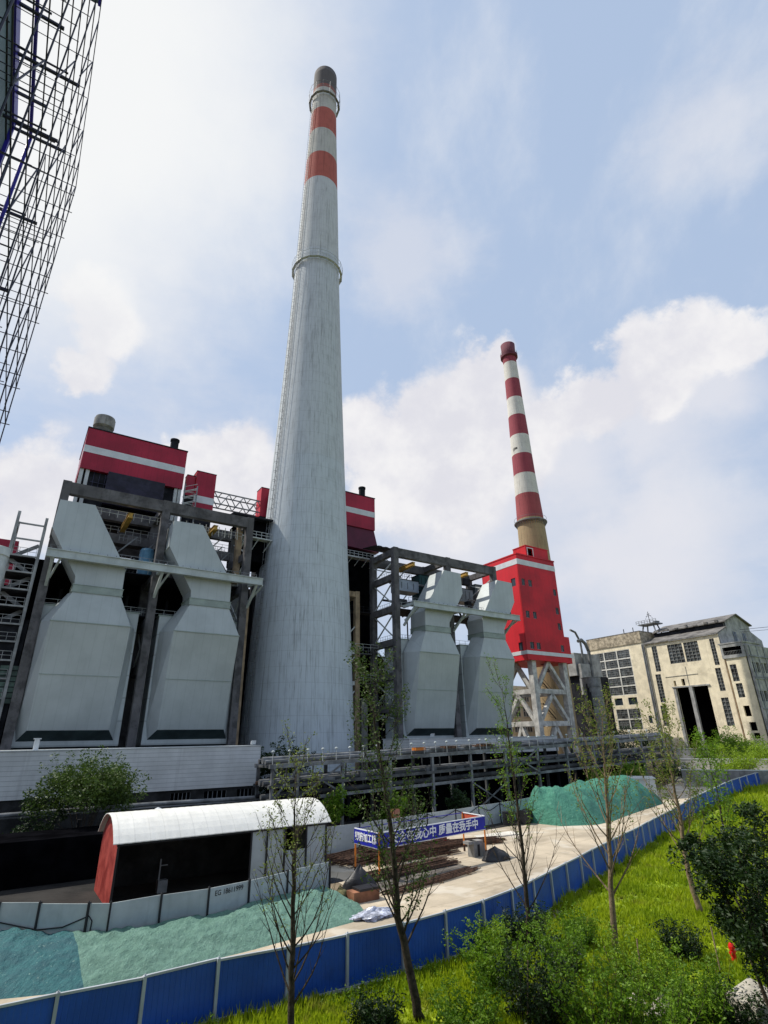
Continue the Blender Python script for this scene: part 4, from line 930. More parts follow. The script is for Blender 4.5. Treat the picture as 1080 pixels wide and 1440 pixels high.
for q in (57.5, 61.5):
    mb = MB(); rk(23.6, 97.4, q - .02, q + .3, -.45, -.05, mb); part(t, 'top_beam', mb, pipe_m)
    mb = MB(); rk(23.6, 97.4, q - .02, q + .3, -2.3, -2.0, mb); part(t, 'middle_beam', mb, rackg)
    mb = MB(); rk(29.5, 97.4, q - .02, q + .3, -3.6, -3.3, mb); part(t, 'lower_beam', mb, pipe_m)
mb = MB()
for s in posts:
    for dz in (-.3, -2.1, -3.4): mb.box((s - .12, 57.8, ZR(s) + dz - .12), (s + .12, 61.5, ZR(s) + dz + .1))
part(t, 'cross_bar', mb, rackg)
for a, b in ((24, 26.8), (26.8, 32.2), (38.5 + 6.2 * 3, 38.5 + 6.2 * 4)):
    mb = MB(); mb.bar((a, 57.4, ZR(a) - .4), (b, 57.4, ZR(b) - 3.4), .16); mb.bar((a, 57.38, ZR(a) - 3.4), (b, 57.38, ZR(b) - .4), .16); part(t, 'brace', mb, pipe_m)
a = 38.5 + 6.2 * 2; mb = MB(); mb.bar((a, 57.4, .5), (a + 6.2, 57.4, 3.7), .14); mb.bar((a, 57.37, 3.7), (a + 6.2, 57.37, .5), .14); part(t, 'brace', mb, pipe_m)
for i, (q, dz, r, m) in enumerate([(58.3, .15, .22, pipe_m), (59.1, .3, .35, pipe_m), (60.1, .2, .25, rackg), (60.8, .12, .16, rusty), (58.6, -1.85, .25, rackg), (59.6, -1.8, .32, pipe_m), (60.6, -1.9, .18, rusty), (59.0, -3.1, .25, rackg), (60.2, -3.1, .2, steel_d)]):
    s0 = 23.4 if i != 3 else 44; mb = MB(); mb.tube([(s0, q, ZR(s0) + dz), (60, q, ZR(60) + dz), (98, q, ZR(98) + dz)], r, 8); part(t, 'pipe', mb, m)
for i in range(26):
    s = 25 + random.random() * 70; q = random.uniform(58, 60.8); mb = MB(); mb.tube([(s, q, ZR(s) + .2), (s, q, ZR(s) - random.choice((1.6, 2.9)))], .09, 6); part(t, 'drop_pipe', mb, rackg)
random.seed(5)
for i in range(9):
    s = 42 + random.random() * 18; mb = MB(); z = ZR(s) + .35; mb.box((s, 57.9, z), (s + random.uniform(.8, 2.2), 58.9, z + random.uniform(.12, .35))); part(t, 'rusty_plate', mb, [rusty, rackg, orange][i % 3] if i != 5 else rusty)
mb = MB(); rail(mb, (24, 57.55, ZR(24) - .05), (60, 57.55, ZR(60) - .05), .75, 2.2, .035); rail(mb, (60, 57.55, ZR(60) - .05), (97, 57.55, ZR(97) - .05), .75, 2.2, .035); part(t, 'handrail', mb, rackg)
for i in range(14):
    s = 30 + i * 4.7; mb = MB(); mb.box((s, 58, ZR(s) - 2.0), (s + random.uniform(.5, 1.6), 59, ZR(s) - 2.0 + random.uniform(.2, .6))); part(t, 'junction_box', mb, rackg if i % 3 else pipe_m)
# rack lamps
ORD = ['first'] + 'second third fourth fifth sixth seventh eighth ninth tenth eleventh twelfth thirteenth fourteenth fifteenth sixteenth seventeenth eighteenth nineteenth twentieth'.split() + ['twenty-' + w for w in 'first second third fourth fifth sixth seventh eighth ninth'.split()] + ['thirtieth']
lampo = None; xs = [384, 407, 433, 454, 473, 492, 511, 529, 563, 579, 597, 613, 629, 643, 661, 676, 685, 704, 722, 746, 758, 768, 780, 800, 822, 845, 868, 890, 915, 935]
for i, x in enumerate(xs):
    p = A(x, 1060, 57.7); s = p.x; z = ZR(s) - .05
    if lampo is None:
        t2 = thing('rack_lamp', 'mushroom lamp on the pipe rack edge, first from the left end', 'lamp', (s, 57.7, z), group='mushroom lamps along the pipe rack')
        mb = MB(); mb.cyl((s, 57.7, z), (s, 57.7, z + 1.15), .035, 6); part(t2, 'stalk', mb, steel_w)
        mb = MB(); mb.lathe((s, 57.7, z + 1.1), [(.06, 0), (.19, .06), (.16, .15), (.05, .22)], 10); part(t2, 'lamp_head', mb, walk_m); lampo = (t2, s, z)
    else: dup(lampo[0], (s - lampo[1], 0, z - lampo[2]), 'mushroom lamp on the pipe rack edge, %s from the left end' % ORD[i])
# pipe run continuing to the left in front of the annex, and lamp posts
t = thing('low_pipe_run', 'low lagged pipe run in the dark in front of the white clad annex', 'pipe run', (8, 62, 2)); mb = MB()
p0, p1 = A(0, 1146, 62), A(400, 1119, 62)
mb.tube([(p0.x - 5, 62, p0.z - .1), (p0.x + 12, 62, p0.z - .02), (p1.x, 62, p1.z)], .2, 10); part(t, 'pipe', mb, pipe_m)
mb = MB(); mb.tube([(p0.x - 5, 62.9, p0.z - .35), (p1.x, 62.9, p1.z - .3)], .12, 8); part(t, 'pipe', mb, steel_g)
for k in range(7):
    s = p0.x + 2 + k * 4.2; mb = MB(); mb.box((s - .15, 61.8, 0), (s + .15, 62.2, 2.7 if k < 9 else 3)); part(t, 'support', mb, steel_d)
for x, y, lb in ((222, 1140, 'taller pole lamp in the dark yard left of the shed'), (158, 1158, 'shorter pole lamp in the dark yard left of the shed')):
    p = A(x, y, 54); t = thing('yard_lamp', lb, 'lamp', (p.x, 54, 0)); mb = MB(); mb.cyl((p.x, 54, 0), (p.x, 54, p.z), .09, 8, .06); part(t, 'pole', mb, steel_g)
    mb = MB(); mb.lathe((p.x, 54, p.z - .05), [(.06, 0), (.3, .06), (.28, .2), (.05, .3)], 12); part(t, 'lamp_head', mb, stripe)

# ================================================================ SHED
t = thing('barrel_roof_shed', 'open shed with a curved white sheet roof and a rusty red end wall', 'shed', (14, 43, 0))
s0, s1, q0, q1 = 7.16, 21.4, 40.6, 46.6; qm = (q0 + q1) / 2
def arc(s, r=0.0, n=16, over=.25):
    pts = []
    for i in range(n + 1):
        u = i / n; q = q0 - over + (q1 - q0 + 2 * over) * u; h = 3.38 + 1.35 * (1 - abs(2 * u - 1) ** 2.3)
        pts.append((s, q, h + r))
    return pts
mb = MB(); k = 60
secs = []
for i in range(k + 1):
    s = s0 - .25 + (s1 - s0 + .5) * i / k; b = .008 * (i % 2)
    lo_, hi_ = arc(s, b), arc(s, b + .05); secs.append(lo_ + hi_[::-1])
mb.loft(secs); part(t, 'roof', mb, roofw)
mb = MB(); pr = arc(s0 + .05, -.03, 16, 0); n = len(pr)
gab = [(s0 + .05, q0, 0)] + pr + [(s0 + .05, q1, 0)]; mb.extr(gab, (.06, 0, 0)); part(t, 'end_wall', mb, rust_red, label='rusty red sheet end wall with pale scrapes')
mb = MB(); mb.box((s0 + .12, q1 - .1, 0), (s1, q1, 3.4)); part(t, 'back_wall', mb, brickd)
px = A(352, 1200, q0).x; pd0 = A(400, 1190, q0).x; pd1 = A(430, 1190, q0).x
for a, b in ((px, pd0), (pd1, s1)):
    mb = MB(); mb.box((a, q0, 0), (b, q0 + .06, 3.35)); 
    part(t, 'front_sheet', mb, panelw)
mb = MB(); mb.box((pd0, q0, 0), (pd1, q0 + .06, 1.9)); part(t, 'front_sheet', mb, panelw)
for s in (px, A(375, 1190, q0).x, pd0, pd1, s1 - .05, s0 + .1):
    mb = MB(); mb.box((s - .06, q0 - .08, 0), (s + .06, q0 - .005, 3.36)); part(t, 'post', mb, post_d)
mb = MB(); mb.box((s1 - .06, q0 + .07, 0), (s1, q1 - .1, 3.4)); part(t, 'side_wall', mb, panelw)
mb = MB(); mb.extr([(s1 - .06, q0, 3.4)] + arc(s1 - .06, -.03, 16, 0) + [(s1 - .06, q1, 3.4)], (.05, 0, 0)); part(t, 'gable', mb, steel_g)
mb = MB(); mb.bar((s0, q0 - .05, 3.3), (s1, q0 - .05, 3.3), .1); part(t, 'eave_rail', mb, post_d)
# things dimly seen in the shed
mb = MB(); p = A(228, 1232, 43); mb.box((p.x - .2, 43, 0), (p.x + .4, 43.5, .7)); mb.box((p.x - .2, 43.1, .7), (p.x - .12, 43.2, 1.9)); mb.box((p.x - .12, 43.1, 1.5), (p.x + .3, 43.16, 1.55))
solo('workbench', 'small pale bench machine standing in the dark inside the shed', 'bench', mb, steel_g, (p.x, 43, 0))

# ================================================================ SITE HOARDINGS
def wallrun(name, label, cat, pts, h, pm, postm, pw=.07, grp=None, cap=None, sill=None, base=0.0, pd=.1, step=None):
    t = thing(name, label, cat, pts[0], group=grp)
    rw = random.Random(len(pts)); pts = [Vector((p.x + rw.uniform(-.03, .03), p.y + rw.uniform(-.03, .03), 0)) for p in pts]
    for a, b in zip(pts, pts[1:]):
        za, zb = E(a.x) + base, E(b.x) + base; d = (Vector((b.x - a.x, b.y - a.y, 0))).normalized(); n = Vector((-d.y, d.x, 0)) * .03
        A0, B0 = Vector((a.x, a.y, za)), Vector((b.x, b.y, zb)); up = Vector((rw.uniform(-.03, .03), rw.uniform(-.03, .03), h + rw.uniform(-.02, .02)))
        mb = MB()
        if cap:
            fr_ = []; nr = 14; nn_ = n.normalized()
            for k_ in range(nr): fr_ += [(k_ / nr, 0), ((k_ + .72) / nr, 0), ((k_ + .80) / nr, .007), ((k_ + .92) / nr, .007)]
            fr_.append((1, 0)); row = [A0.lerp(B0, u_) + nn_ * o_ for u_, o_ in fr_]; bk = [p_ + nn_ * .01 for p_ in row][::-1]
            mb.loft([row + bk, [p_ + up for p_ in row + bk]])
        else: mb.loft([[A0 - n, B0 - n, B0 + n, A0 + n], [A0 - n + up, B0 - n + up, B0 + n + up, A0 + n + up]])
        pn = part(t, 'panel', mb, pm)
        if cap:
            mb = MB(); mb.bar(A0 + up, B0 + up, .09, .07); mb.bar(A0 + Vector((0, 0, .05)) - n * 2, B0 + Vector((0, 0, .05)) - n * 2, .05, .1); part(t, 'edge_rail', mb, cap, parent=pn)
    for i, a in enumerate(pts):
        b = pts[min(i + 1, len(pts) - 1)]; c = pts[max(i - 1, 0)]; d = Vector((b.x - c.x, b.y - c.y, 0)).normalized(); n = Vector((-d.y, d.x, 0)); z = E(a.x) + base
        p = Vector((a.x, a.y, z)); mb = MB(); o = -n * .06
        mb.loft([[p + o - d * pw - n * .05, p + o + d * pw - n * .05, p + o + d * pw + n * .12, p + o - d * pw + n * .12], [v + Vector((0, 0, h + .06)) for v in (p + o - d * pw - n * .05, p + o + d * pw - n * .05, p + o + d * pw + n * .12, p + o - d * pw + n * .12)]])
        mb.cyl(p + o + Vector((0, 0, h + .06)), p + o + Vector((0, 0, h + .12)), pw * .8, 8, pw * .3); part(t, 'post', mb, postm)
    return t
wallrun('blue_fence', 'curving blue panel hoarding with grey posts between the lawn and the building site', 'fence', FP2, 1.75, blue_m, fpost, .055, cap=fpost)
nw = [G(x, y, 1.9) for x, y in ((-60, 1270), (0, 1270), (57, 1270), (126, 1270), (156, 1270), (228, 1258), (293, 1249), (350, 1238), (404, 1225), (463, 1212))]
tw = wallrun('site_wall', 'white panel hoarding with black posts in front of the curved-roof shed', 'wall', nw, 1.9, panelw, post_d, .045)
a, b = nw[4], nw[5]
# graffiti
a, b = nw[6], nw[7]; d = Vector((b.x - a.x, b.y - a.y, 0)).normalized(); n = Vector((d.y, -d.x, 0)); mb = MB()
text_mesh(mb, 'EG 18611999', (.30, .34), Vector((a.x, a.y, 1.62)) + d * 1.2 + n * .05, d + Vector((0, 0, .03)), (0, 0, 1), (0, 0, 0), bold=.008)
part(tw, 'scrawled_writing', mb, ink)
mb = MB(); a, b, c = nw[1], nw[2], nw[3]; n = Vector((.4, -.9, 0)).normalized() * .12
mb.tube([Vector((nw[0].x, nw[0].y, 1.6)) + n, Vector((a.x, a.y, 1.15)) + n, Vector((b.x, b.y, .85)) + n * 1.2, Vector(((b.x + c.x) / 2, (b.y + c.y) / 2, .95)) + n, Vector((c.x, c.y, 1.4)) + n, Vector((c.x + .15, c.y - .1, 1.2)) + n, Vector((c.x + .1, c.y - .1, .3)) + n], .03, 6)
solo('black_hose', 'black hose sagging across the white site wall at the left', 'hose', mb, tarp, (a.x, a.y, .9))
fw_ = [G(x, y, 2.0) for x, y in ((452, 1164), (505, 1158), (536, 1153), (567, 1149), (600, 1144), (640, 1138), (672, 1133), (702, 1129), (725, 1125), (752, 1120), (775, 1115), (800, 1110), (830, 1104), (860, 1098), (890, 1091))]
wallrun('site_wall', 'white panel hoarding along the far side of the site below the pipe rack', 'wall', fw_, 2.0, panelw, steel_d, .035)
for i in range(3, 8):   # loops of hose on the far wall
    a, b = fw_[i], fw_[i + 1]; mb = MB(); mb.tube([Vector((a.x, a.y - .12, 1.95)), Vector(((a.x * 2 + b.x) / 3, (2 * a.y + b.y) / 3 - .15, 1.5)), Vector(((a.x + b.x) / 2, (a.y + b.y) / 2 - .15, 1.4)), Vector(((a.x + 2 * b.x) / 3, (a.y + 2 * b.y) / 3 - .15, 1.55)), Vector((b.x, b.y - .12, 1.95))], .035, 5)
    solo('cable_loop', 'dark cable drooping over the far white hoarding, %s of the row' % ['leftmost', 'second', 'middle', 'fourth', 'rightmost'][i - 3], 'cable', mb, steel_d, (a.x, a.y, 1.6), group='cable loops on the far hoarding')
# retaining walls at the right
def rwall(x0, x1, y, D_, h, label, m):
    r0, r1 = ray(x0, y), ray(x1, y); a = loc(CP + r0 * (D_ / hypot(r0.x, r0.y))); b = loc(CP + r1 * (D_ / hypot(r1.x, r1.y)))
    t = thing('retaining_wall', label, 'wall', (a.x, a.y, E(a.x)), group='pale walls at the right edge of the site'); mb = MB(); d = Vector((b.x - a.x, b.y - a.y, 0)).normalized(); n = Vector((-d.y, d.x, 0)) * .2
    A0 = Vector((a.x, a.y, 0)); B0 = Vector((b.x, b.y, 0)); up = Vector((0, 0, (a.z + b.z) / 2))
    mb.loft([[A0, B0, B0 + n, A0 + n], [A0 + up, B0 + up, B0 + n + up, A0 + n + up]]); part(t, 'wall', mb, m)
    mb = MB(); e = n * .25; mb.loft([[A0 + up - e, B0 + up - e, B0 + n + up + e, A0 + n + up + e], [v + Vector((0, 0, .15)) for v in (A0 + up - e, B0 + up - e, B0 + n + up + e, A0 + n + up + e)]]); part(t, 'coping', mb, steel_w)
rwall(950, 1130, 1053, 150, 2, 'farthest pale wall below the cream workshop', greyp)
rwall(955, 1130, 1068, 122, 2, 'middle pale wall right of the pipe rack end', mat('pale_wall', (.45, .44, .40), rough=.9, var=.15, streak=.5, dirt=.5))
rwall(958, 1130, 1084, 100, 2, 'nearest pale wall behind the far end of the blue fence', conc_m)

# ================================================================ SAFETY BANNER FRAME
FL, BL, FR, BR = G(533, 1172, 2.9), G(500, 1165, 2.9), G(680, 1148, 2.9), G(650, 1143, 2.9)
t = thing('banner_frame', 'orange post frame carrying blue banners with white Chinese lettering', 'banner', (FL.x, FL.y, 0))
for p in (FL, BL, FR, BR):
    mb = MB(); mb.cyl((p.x, p.y, 0), (p.x, p.y, 2.95), .065, 8); pp = part(t, 'post', mb, orange)
    mb = MB(); mb.cyl((p.x, p.y, 0), (p.x, p.y, .5), .09, 8); part(t, 'post_foot', mb, rusty, parent=pp)
def banner(a, b, txt, m, z0=2.0, z1=2.9, size=(.62, .62), w=1.0):
    a = Vector((a.x, a.y, 0)); b = Vector((b.x, b.y, 0)); d = (b - a).normalized(); n = Vector((d.y, -d.x, 0)); o = n * .09
    mb = MB(); mb.loft([[a + o + Vector((0, 0, z0)), b + o + Vector((0, 0, z0)), b + o * 1.35 + Vector((0, 0, z0)), a + o * 1.35 + Vector((0, 0, z0))], [a + o + Vector((0, 0, z1)), b + o + Vector((0, 0, z1)), b + o * 1.35 + Vector((0, 0, z1)), a + o * 1.35 + Vector((0, 0, z1))]])
    pn = part(t, 'banner_panel', mb, m)
    mb = MB(); mb.bar(a + o * .8 + Vector((0, 0, z1 + .03)), b + o * .8 + Vector((0, 0, z1 + .03)), .07); mb.bar(a + o * .8 + Vector((0, 0, z0 - .03)), b + o * .8 + Vector((0, 0, z0 - .03)), .05); part(t, 'rail', mb, letter if m is not banner_r else letter)
    if txt:
        mb = MB(); text_mesh(mb, txt, size, (a + b) / 2 + Vector((0, 0, (z0 + z1) / 2)) + o * 1.6, d, (0, 0, 1), (0, 0, 0), bold=.028); part(t, 'lettering', mb, letter, parent=pn)
banner(FL, FR, '安全在我心中 质量在我手中', banner_b, size=(.80, .74)); banner(BL, FL, '钢筋加工棚', banner_b, size=(.55, .58)); banner(FR, BR, None, banner_r)
mb = MB(); mb.bar((BL.x, BL.y, 2.9), (BR.x, BR.y, 2.9), .05); part(t, 'back_rail', mb, navy_trim)

# ================================================================ SITE CLUTTER
def site(x, y): g = G(x, y); return g
random.seed(8)
def rebar(x, y, n, L, wdt, h, ang, label):
    g = site(x, y); t = thing('steel_bar_stack', label, 'steel bars', (g.x, g.y, 0), group='steel bars stored on the site')
    mb = MB(); d = Vector((cos(ang), sin(ang), 0)); e = Vector((-d.y, d.x, 0))
    for i in range(n):
        o = e * random.uniform(-wdt, wdt) + Vector((g.x, g.y, .06 + random.random() * h)) + d * random.uniform(-.5, .5); a = random.uniform(-.03, .03)
        dd = (d + e * a).normalized(); mb.bar(o - dd * L / 2, o + dd * L / 2, .05)
    part(t, 'bars', mb, rusty); 
    for k in (-.35, 0, .35): mb = MB(); c = Vector((g.x, g.y, .04)) + d * L * k; mb.bar(c - e * (wdt + .2), c + e * (wdt + .2), .12, .08); part(t, 'bearer', mb, conc_t)
    return t
rebar(510, 1208, 70, 6.5, 1.8, .5, .35, 'tangle of rusty bars left of the banner frame')
rebar(580, 1205, 90, 8, 1.6, .8, .05, 'tall heap of dark steel bars under the banner')
rebar(575, 1226, 60, 8, 1.0, .35, .1, 'low row of dark bars in front of the banner posts')
rebar(652, 1188, 50, 7, 1.0, .4, -.25, 'brown bars lying behind the right banner post')
rebar(612, 1240, 26, 9, .5, .15, .22, 'thin flat bundle of bars on the edge of the pale ground')
mb = MB(); g = site(610, 1236); d = Vector((cos(.22), sin(.22), 0)); e = Vector((-d.y, d.x, 0)); c0 = Vector((g.x, g.y, .02))
for k in range(5): mb.bar(c0 - d * 4.5 + e * (.5 + k * .5), c0 + d * 4.5 + e * (.5 + k * .5), .44, .1)
solo('plank_platform', 'grey timber plank platform lying in front of the banner frame', 'planks', mb, mat('old_planks', (.16, .14, .12), rough=.9, var=.3, fine=.3), (g.x, g.y, 0))
def lump(name, label, cat, x, y, rx, ry, h, m, seed=0, rough=.25, n=26, ang=0.0, sharp=1.0, z0=-.03):
    g = site(x, y); vs = []; fs = []; k = 12
    mb = MB()
    for i in range(k + 1):
        u = i / k; r = (1 - u) ** sharp if sharp != 1 else cos(u * pi / 2)
        for j in range(n):
            a = 2 * pi * j / n; nz = noise.noise(Vector((cos(a) * 1.3 + seed, sin(a) * 1.3, u * 2))) * rough; nz2 = noise.noise(Vector((cos(a) * 4 + seed, sin(a) * 4, u * 6))) * rough * .5
            rr = r * (1 + nz + nz2); x_ = rx * rr * cos(a); y_ = ry * rr * sin(a)
            vs.append((g.x + x_ * cos(ang) - y_ * sin(ang), g.y + x_ * sin(ang) + y_ * cos(ang), E(g.x) + z0 + h * u * (1 + nz * .6)))
    fs = [(i * n + j, i * n + (j + 1) % n, (i + 1) * n + (j + 1) % n, (i + 1) * n + j) for i in range(k) for j in range(n)]; fs.append(tuple(range(k * n, (k + 1) * n)))
    mb.add(vs, fs); return solo(name, label, cat, mb, m, (g.x, g.y, E(g.x)), smooth=name != 'silver_sheet')
lump('tarp_heap', 'black tarpaulin heap like a small tent beside the silver sheeting', 'tarpaulin', 506, 1254, 1.25, .9, 1.5, tarp, 1, .2)
lump('tarp_heap', 'low black tarpaulin mound right of the banner frame', 'tarpaulin', 697, 1209, 1.3, .9, .95, tarp, 4, .3)
lump('silver_sheet', 'crumpled silver sheeting lying at the end of the green netted mound', 'sheeting', 528, 1289, 1.4, .75, .42, silver, 7, .7, 40)
lump('rubble_heap', 'small heap of yellowish rubble and sacks at the wall corner', 'rubble', 459, 1262, .8, .6, .6, mat('sackcloth', (.45, .38, .24), rough=.95, var=.35, vs=3, fine=.4), 9, .6)
lump('rubble_heap', 'low olive heap of debris left of the black tarpaulin tent', 'rubble', 478, 1266, .8, .55, .7, mat('olive_debris', (.12, .11, .05), rough=.95, var=.4, vs=4), 12, .6)
lump('tarp_heap', 'flat dark cover on the ground behind the wall corner', 'tarpaulin', 466, 1240, .8, .5, .25, tarp, 14, .4)
g = site(498, 1268); t = thing('timber_crate', 'brown timber crate with a dark cover in front of the black tarpaulin tent', 'crate', (g.x, g.y, 0)); mb = MB(); mb.box((g.x - .3, g.y - .5, 0), (g.x + 1.5, g.y + .4, .55)); part(t, 'box', mb, mat('red_timber', (.30, .13, .07), rough=.85, var=.3)); mb = MB(); mb.box((g.x + .1, g.y - .52, .55), (g.x + 1.52, g.y + .45, .68)); part(t, 'cover', mb, tarp)
# grey machine box right of the banner
g = site(672, 1204); t = thing('machine_box', 'grey steel bar cutting machine beside the right banner post', 'machine', (g.x, g.y, 0)); mb = MB(); mb.box((g.x - .7, g.y - .4, 0), (g.x - .3, g.y + .4, 1.15)); mb.box((g.x - .3, g.y - .4, 0), (g.x + .5, g.y + .4, .95)); mb.box((g.x - 1.2, g.y - .35, .95), (g.x + .4, g.y + .35, 1.15)); part(t, 'casing', mb, conc_m)
mb = MB(); mb.box((g.x - .32, g.y - .43, .1), (g.x - .1, g.y - .405, .9)); part(t, 'door', mb, post_d)
def drum(x, y, r, L, label, up=False):
    g = site(x, y); t = thing('pipe_drum', label, 'drum', (g.x, g.y, 0), group='black drums by the far hoarding'); d = Vector((0, 0, 1)) if up else Vector((.9, .4, 0)).normalized()
    c = Vector((g.x, g.y, E(g.x) + (0 if up else r))); mb = MB(); mb.cyl(c, c + d * L, r, 20); part(t, 'drum', mb, tarp); mb = MB()
    for k in (.02, .5, .96): mb.cyl(c + d * L * k, c + d * L * (k + .03), r * 1.06, 20)
    part(t, 'rim', mb, steel_d)
drum(716, 1160, .65, 1.3, 'upright black drum at the left of the drum cluster', True); drum(735, 1160, .7, 2.6, 'long black drum lying against the netted mound'); drum(722, 1146, .55, 1.7, 'tall black drum standing behind the others', True)
mb = MB(); g = site(690, 1176)
mb.extr([(g.x - 2, g.y - .8, .012), (g.x + 3, g.y - 1.1, .012), (g.x + 3.4, g.y + .6, .012), (g.x - 1.4, g.y + .9, .012)], (0, 0, .08)); solo('pale_slab', 'flat white slab on the ground right of the banner frame', 'slab', mb, slab, (g.x, g.y, 0))
g = site(620, 1190); mb = MB(); mb.box((g.x - .5, g.y - .3, 0), (g.x + .5, g.y + .3, .7)); mb.box((g.x - .3, g.y - .2, .7), (g.x + .3, g.y + .2, .95)); solo('red_generator', 'small red machine standing under the middle of the banner', 'machine', mb, rust_red, (g.x, g.y, 0))
for x, lb in ((557, 'ochre sheet propped on the far hoarding, left of the tree trunk'), (562.5, 'salmon sheet propped on the far hoarding, right of the ochre sheet')):
    p = G(x, 1160, .9); mb = MB(); mb.extr([(p.x - .55, p.y, .5), (p.x + .25, p.y, .5), (p.x + .25, p.y + .4, 2.3), (p.x - .55, p.y + .4, 2.3)], (0, .05, 0)); solo('propped_sheet', lb, 'sheet', mb, yellow_m if x < 560 else mat('salmon', (.5, .2, .12), rough=.7), (p.x, p.y, .5))
# cabin
g = site(926, 1124); dr = Vector((1, 0, 0)); t = thing('site_cabin', 'white site cabin with one small window beside the right netted mound', 'cabin', (g.x, g.y, E(g.x)))
ca = Matrix.Rotation(-.55, 3, 'Z'); z0 = E(g.x) - .5; P0 = Vector((g.x, g.y, z0)); ux = ca @ Vector((-1, 0, 0)); uy = ca @ Vector((0, 1, 0)); ux = Vector((-.62, .78, 0)).normalized(); uy = Vector((.78, .62, 0)).normalized(); up = Vector((0, 0, 1))
def obox(mb, o, a, b, c): mb.loft([[o, o + a, o + a + b, o + b], [o + c, o + a + c, o + a + b + c, o + b + c]])
mb = MB(); obox(mb, P0, ux * 6.0, uy * 4.2, up * 2.9); part(t, 'wall', mb, mat('cabin_white', (.52, .52, .52), rough=.5, var=.08, streak=.2)); mb = MB(); obox(mb, P0 - ux * .15 - uy * .15 + up * 2.9, ux * 6.3, uy * 4.5, up * .14); part(t, 'roof', mb, steel_w)
mb = MB(); nrm = Vector((ux.y, -ux.x, 0)); nrm = nrm if nrm.dot(Vector((g.x, g.y, 0))) < 0 else -nrm; obox(mb, P0 + ux * 2.4 + nrm * .04 + up * 1.2, ux * 1.1, -nrm * .03, up * 1.1); part(t, 'window', mb, black)

# ================================================================ GREEN NETTED MOUNDS
def netmat(name, c, c2):
    m = bpy.data.materials.new(name); m.use_nodes = True; nt = m.node_tree; b = nt.nodes['Principled BSDF']; g = NN(nt, 'ShaderNodeNewGeometry')
    def noi(sc, st, det=8, ro=.7):
        mp = NN(nt, 'ShaderNodeMapping'); mp.inputs['Scale'].default_value = st; nt.links.new(g.outputs['Position'], mp.inputs[0]); n = NN(nt, 'ShaderNodeTexNoise'); n.inputs['Scale'].default_value = sc; n.inputs['Detail'].default_value = det; n.inputs['Roughness'].default_value = ro; nt.links.new(mp.outputs[0], n.inputs['Vector']); return n.outputs['Fac']
    f = noi(1.2, (1, 1, 2)); o = MIX(nt, RAMP(nt, f, .35, .65), c, c2); o = MIX(nt, M(nt, 'MULTIPLY', RAMP(nt, noi(7, (1, 1, 1)), .60, .68), .5), o, (.45, .6, .5)); o = MIX(nt, M(nt, 'MULTIPLY', RAMP(nt, noi(4, (1.5, .6, 1)), .55, .7), .5), o, tuple(x * .5 for x in c))
    nt.links.new(o, b.inputs['Base Color']); b.inputs['Roughness'].default_value = .7
    bn = NN(nt, 'ShaderNodeBump'); bn.inputs['Strength'].default_value = 1.0; bn.inputs['Distance'].default_value = .3; nt.links.new(noi(3.2, (1, .6, 1)), bn.inputs['Height']); nt.links.new(bn.outputs[0], b.inputs['Normal']); return m
net = netmat('green_net', (.10, .22, .165), (.16, .31, .24)); net2 = netmat('bright_green_net', (.035, .19, .125), (.07, .27, .18)); teal = netmat('shaded_teal_net', (.012, .10, .12), (.02, .15, .16))
def loop_mound(name, label, lower, upper, H, m, nu=110, nv=34, ends=(1, 1), seed=0, back=False, amp=.16):
    def along(P, u):
        L = [0]; 
        for a, b in zip(P, P[1:]): L.append(L[-1] + (b - a).length)
        d = u * L[-1]
        for i in range(len(P) - 1):
            if d <= L[i + 1] + 1e-6: return P[i].lerp(P[i + 1], (d - L[i]) / max(1e-6, L[i + 1] - L[i]))
        return P[-1]
    mb = MB(); vs = []
    for i in range(nu + 1):
        u = i / nu; a, b = along(lower, u), along(upper, u)
        for j in range(nv + 1):
            v = j / nv; p = a.lerp(b, v); e = 1.0
            if ends[0]: e *= min(1, u / .12) ** .6
            if ends[1]: e *= min(1, (1 - u) / .2) ** .7
            pr = sin(min(1, v / (.8 if not back else .5)) * pi / 2) if v < (.8 if not back else .5) else (1 if not back else max(0, sin((1 - v) / .5 * pi / 2)))
            q = Vector((p.x * .5 + seed, p.y * .5, 0)); nz = noise.noise(q * 1.3) * .35 + noise.noise(q * 4) * amp + abs(noise.noise(q * 9)) * amp * .6
            ht = H * e * pr * (1 + nz * .5) + nz * .22 * min(1, v * 6) * (min(1, (1 - v) * 6) if back else 1)
            vs.append((p.x, p.y, E(p.x) + max(ht, 0.02) - (.03 if v == 0 else 0)))
    fs = [(i * (nv + 1) + j, (i + 1) * (nv + 1) + j, (i + 1) * (nv + 1) + j + 1, i * (nv + 1) + j + 1) for i in range(nu) for j in range(nv)]
    mb.add(vs, fs); return solo(name, label, 'netting', mb, m, (lower[0].x, lower[0].y, 0), smooth=True)
def V2(g): return Vector((g.x, g.y, 0))
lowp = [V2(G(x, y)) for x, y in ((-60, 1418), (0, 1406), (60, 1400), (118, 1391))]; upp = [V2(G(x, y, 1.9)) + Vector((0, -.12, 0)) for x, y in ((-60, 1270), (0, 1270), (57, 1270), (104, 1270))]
loop_mound('netted_mound', 'netted earth bank at the lower left corner of the site, teal partly for shade', lowp, upp, .8, teal, 60, 34, (0, 0), 9, amp=.2)  # teal tone partly puts the shade over this end into the net
lowp = [V2(G(x, y)) for x, y in ((118, 1391), (180, 1378), (250, 1362), (350, 1338), (440, 1313), (520, 1291))]; upp = [V2(G(x, y, 1.9)) + Vector((0, -.12, 0)) for x, y in ((104, 1270), (156, 1270), (228, 1258), (293, 1249), (350, 1238), (404, 1225), (452, 1214), )] + [V2(G(505, 1272))]
loop_mound('netted_mound', 'pale green netted earth bank in front of the white panel wall and shed', lowp, upp, .8, net, 130, 34, (0, 1), 9, amp=.2)
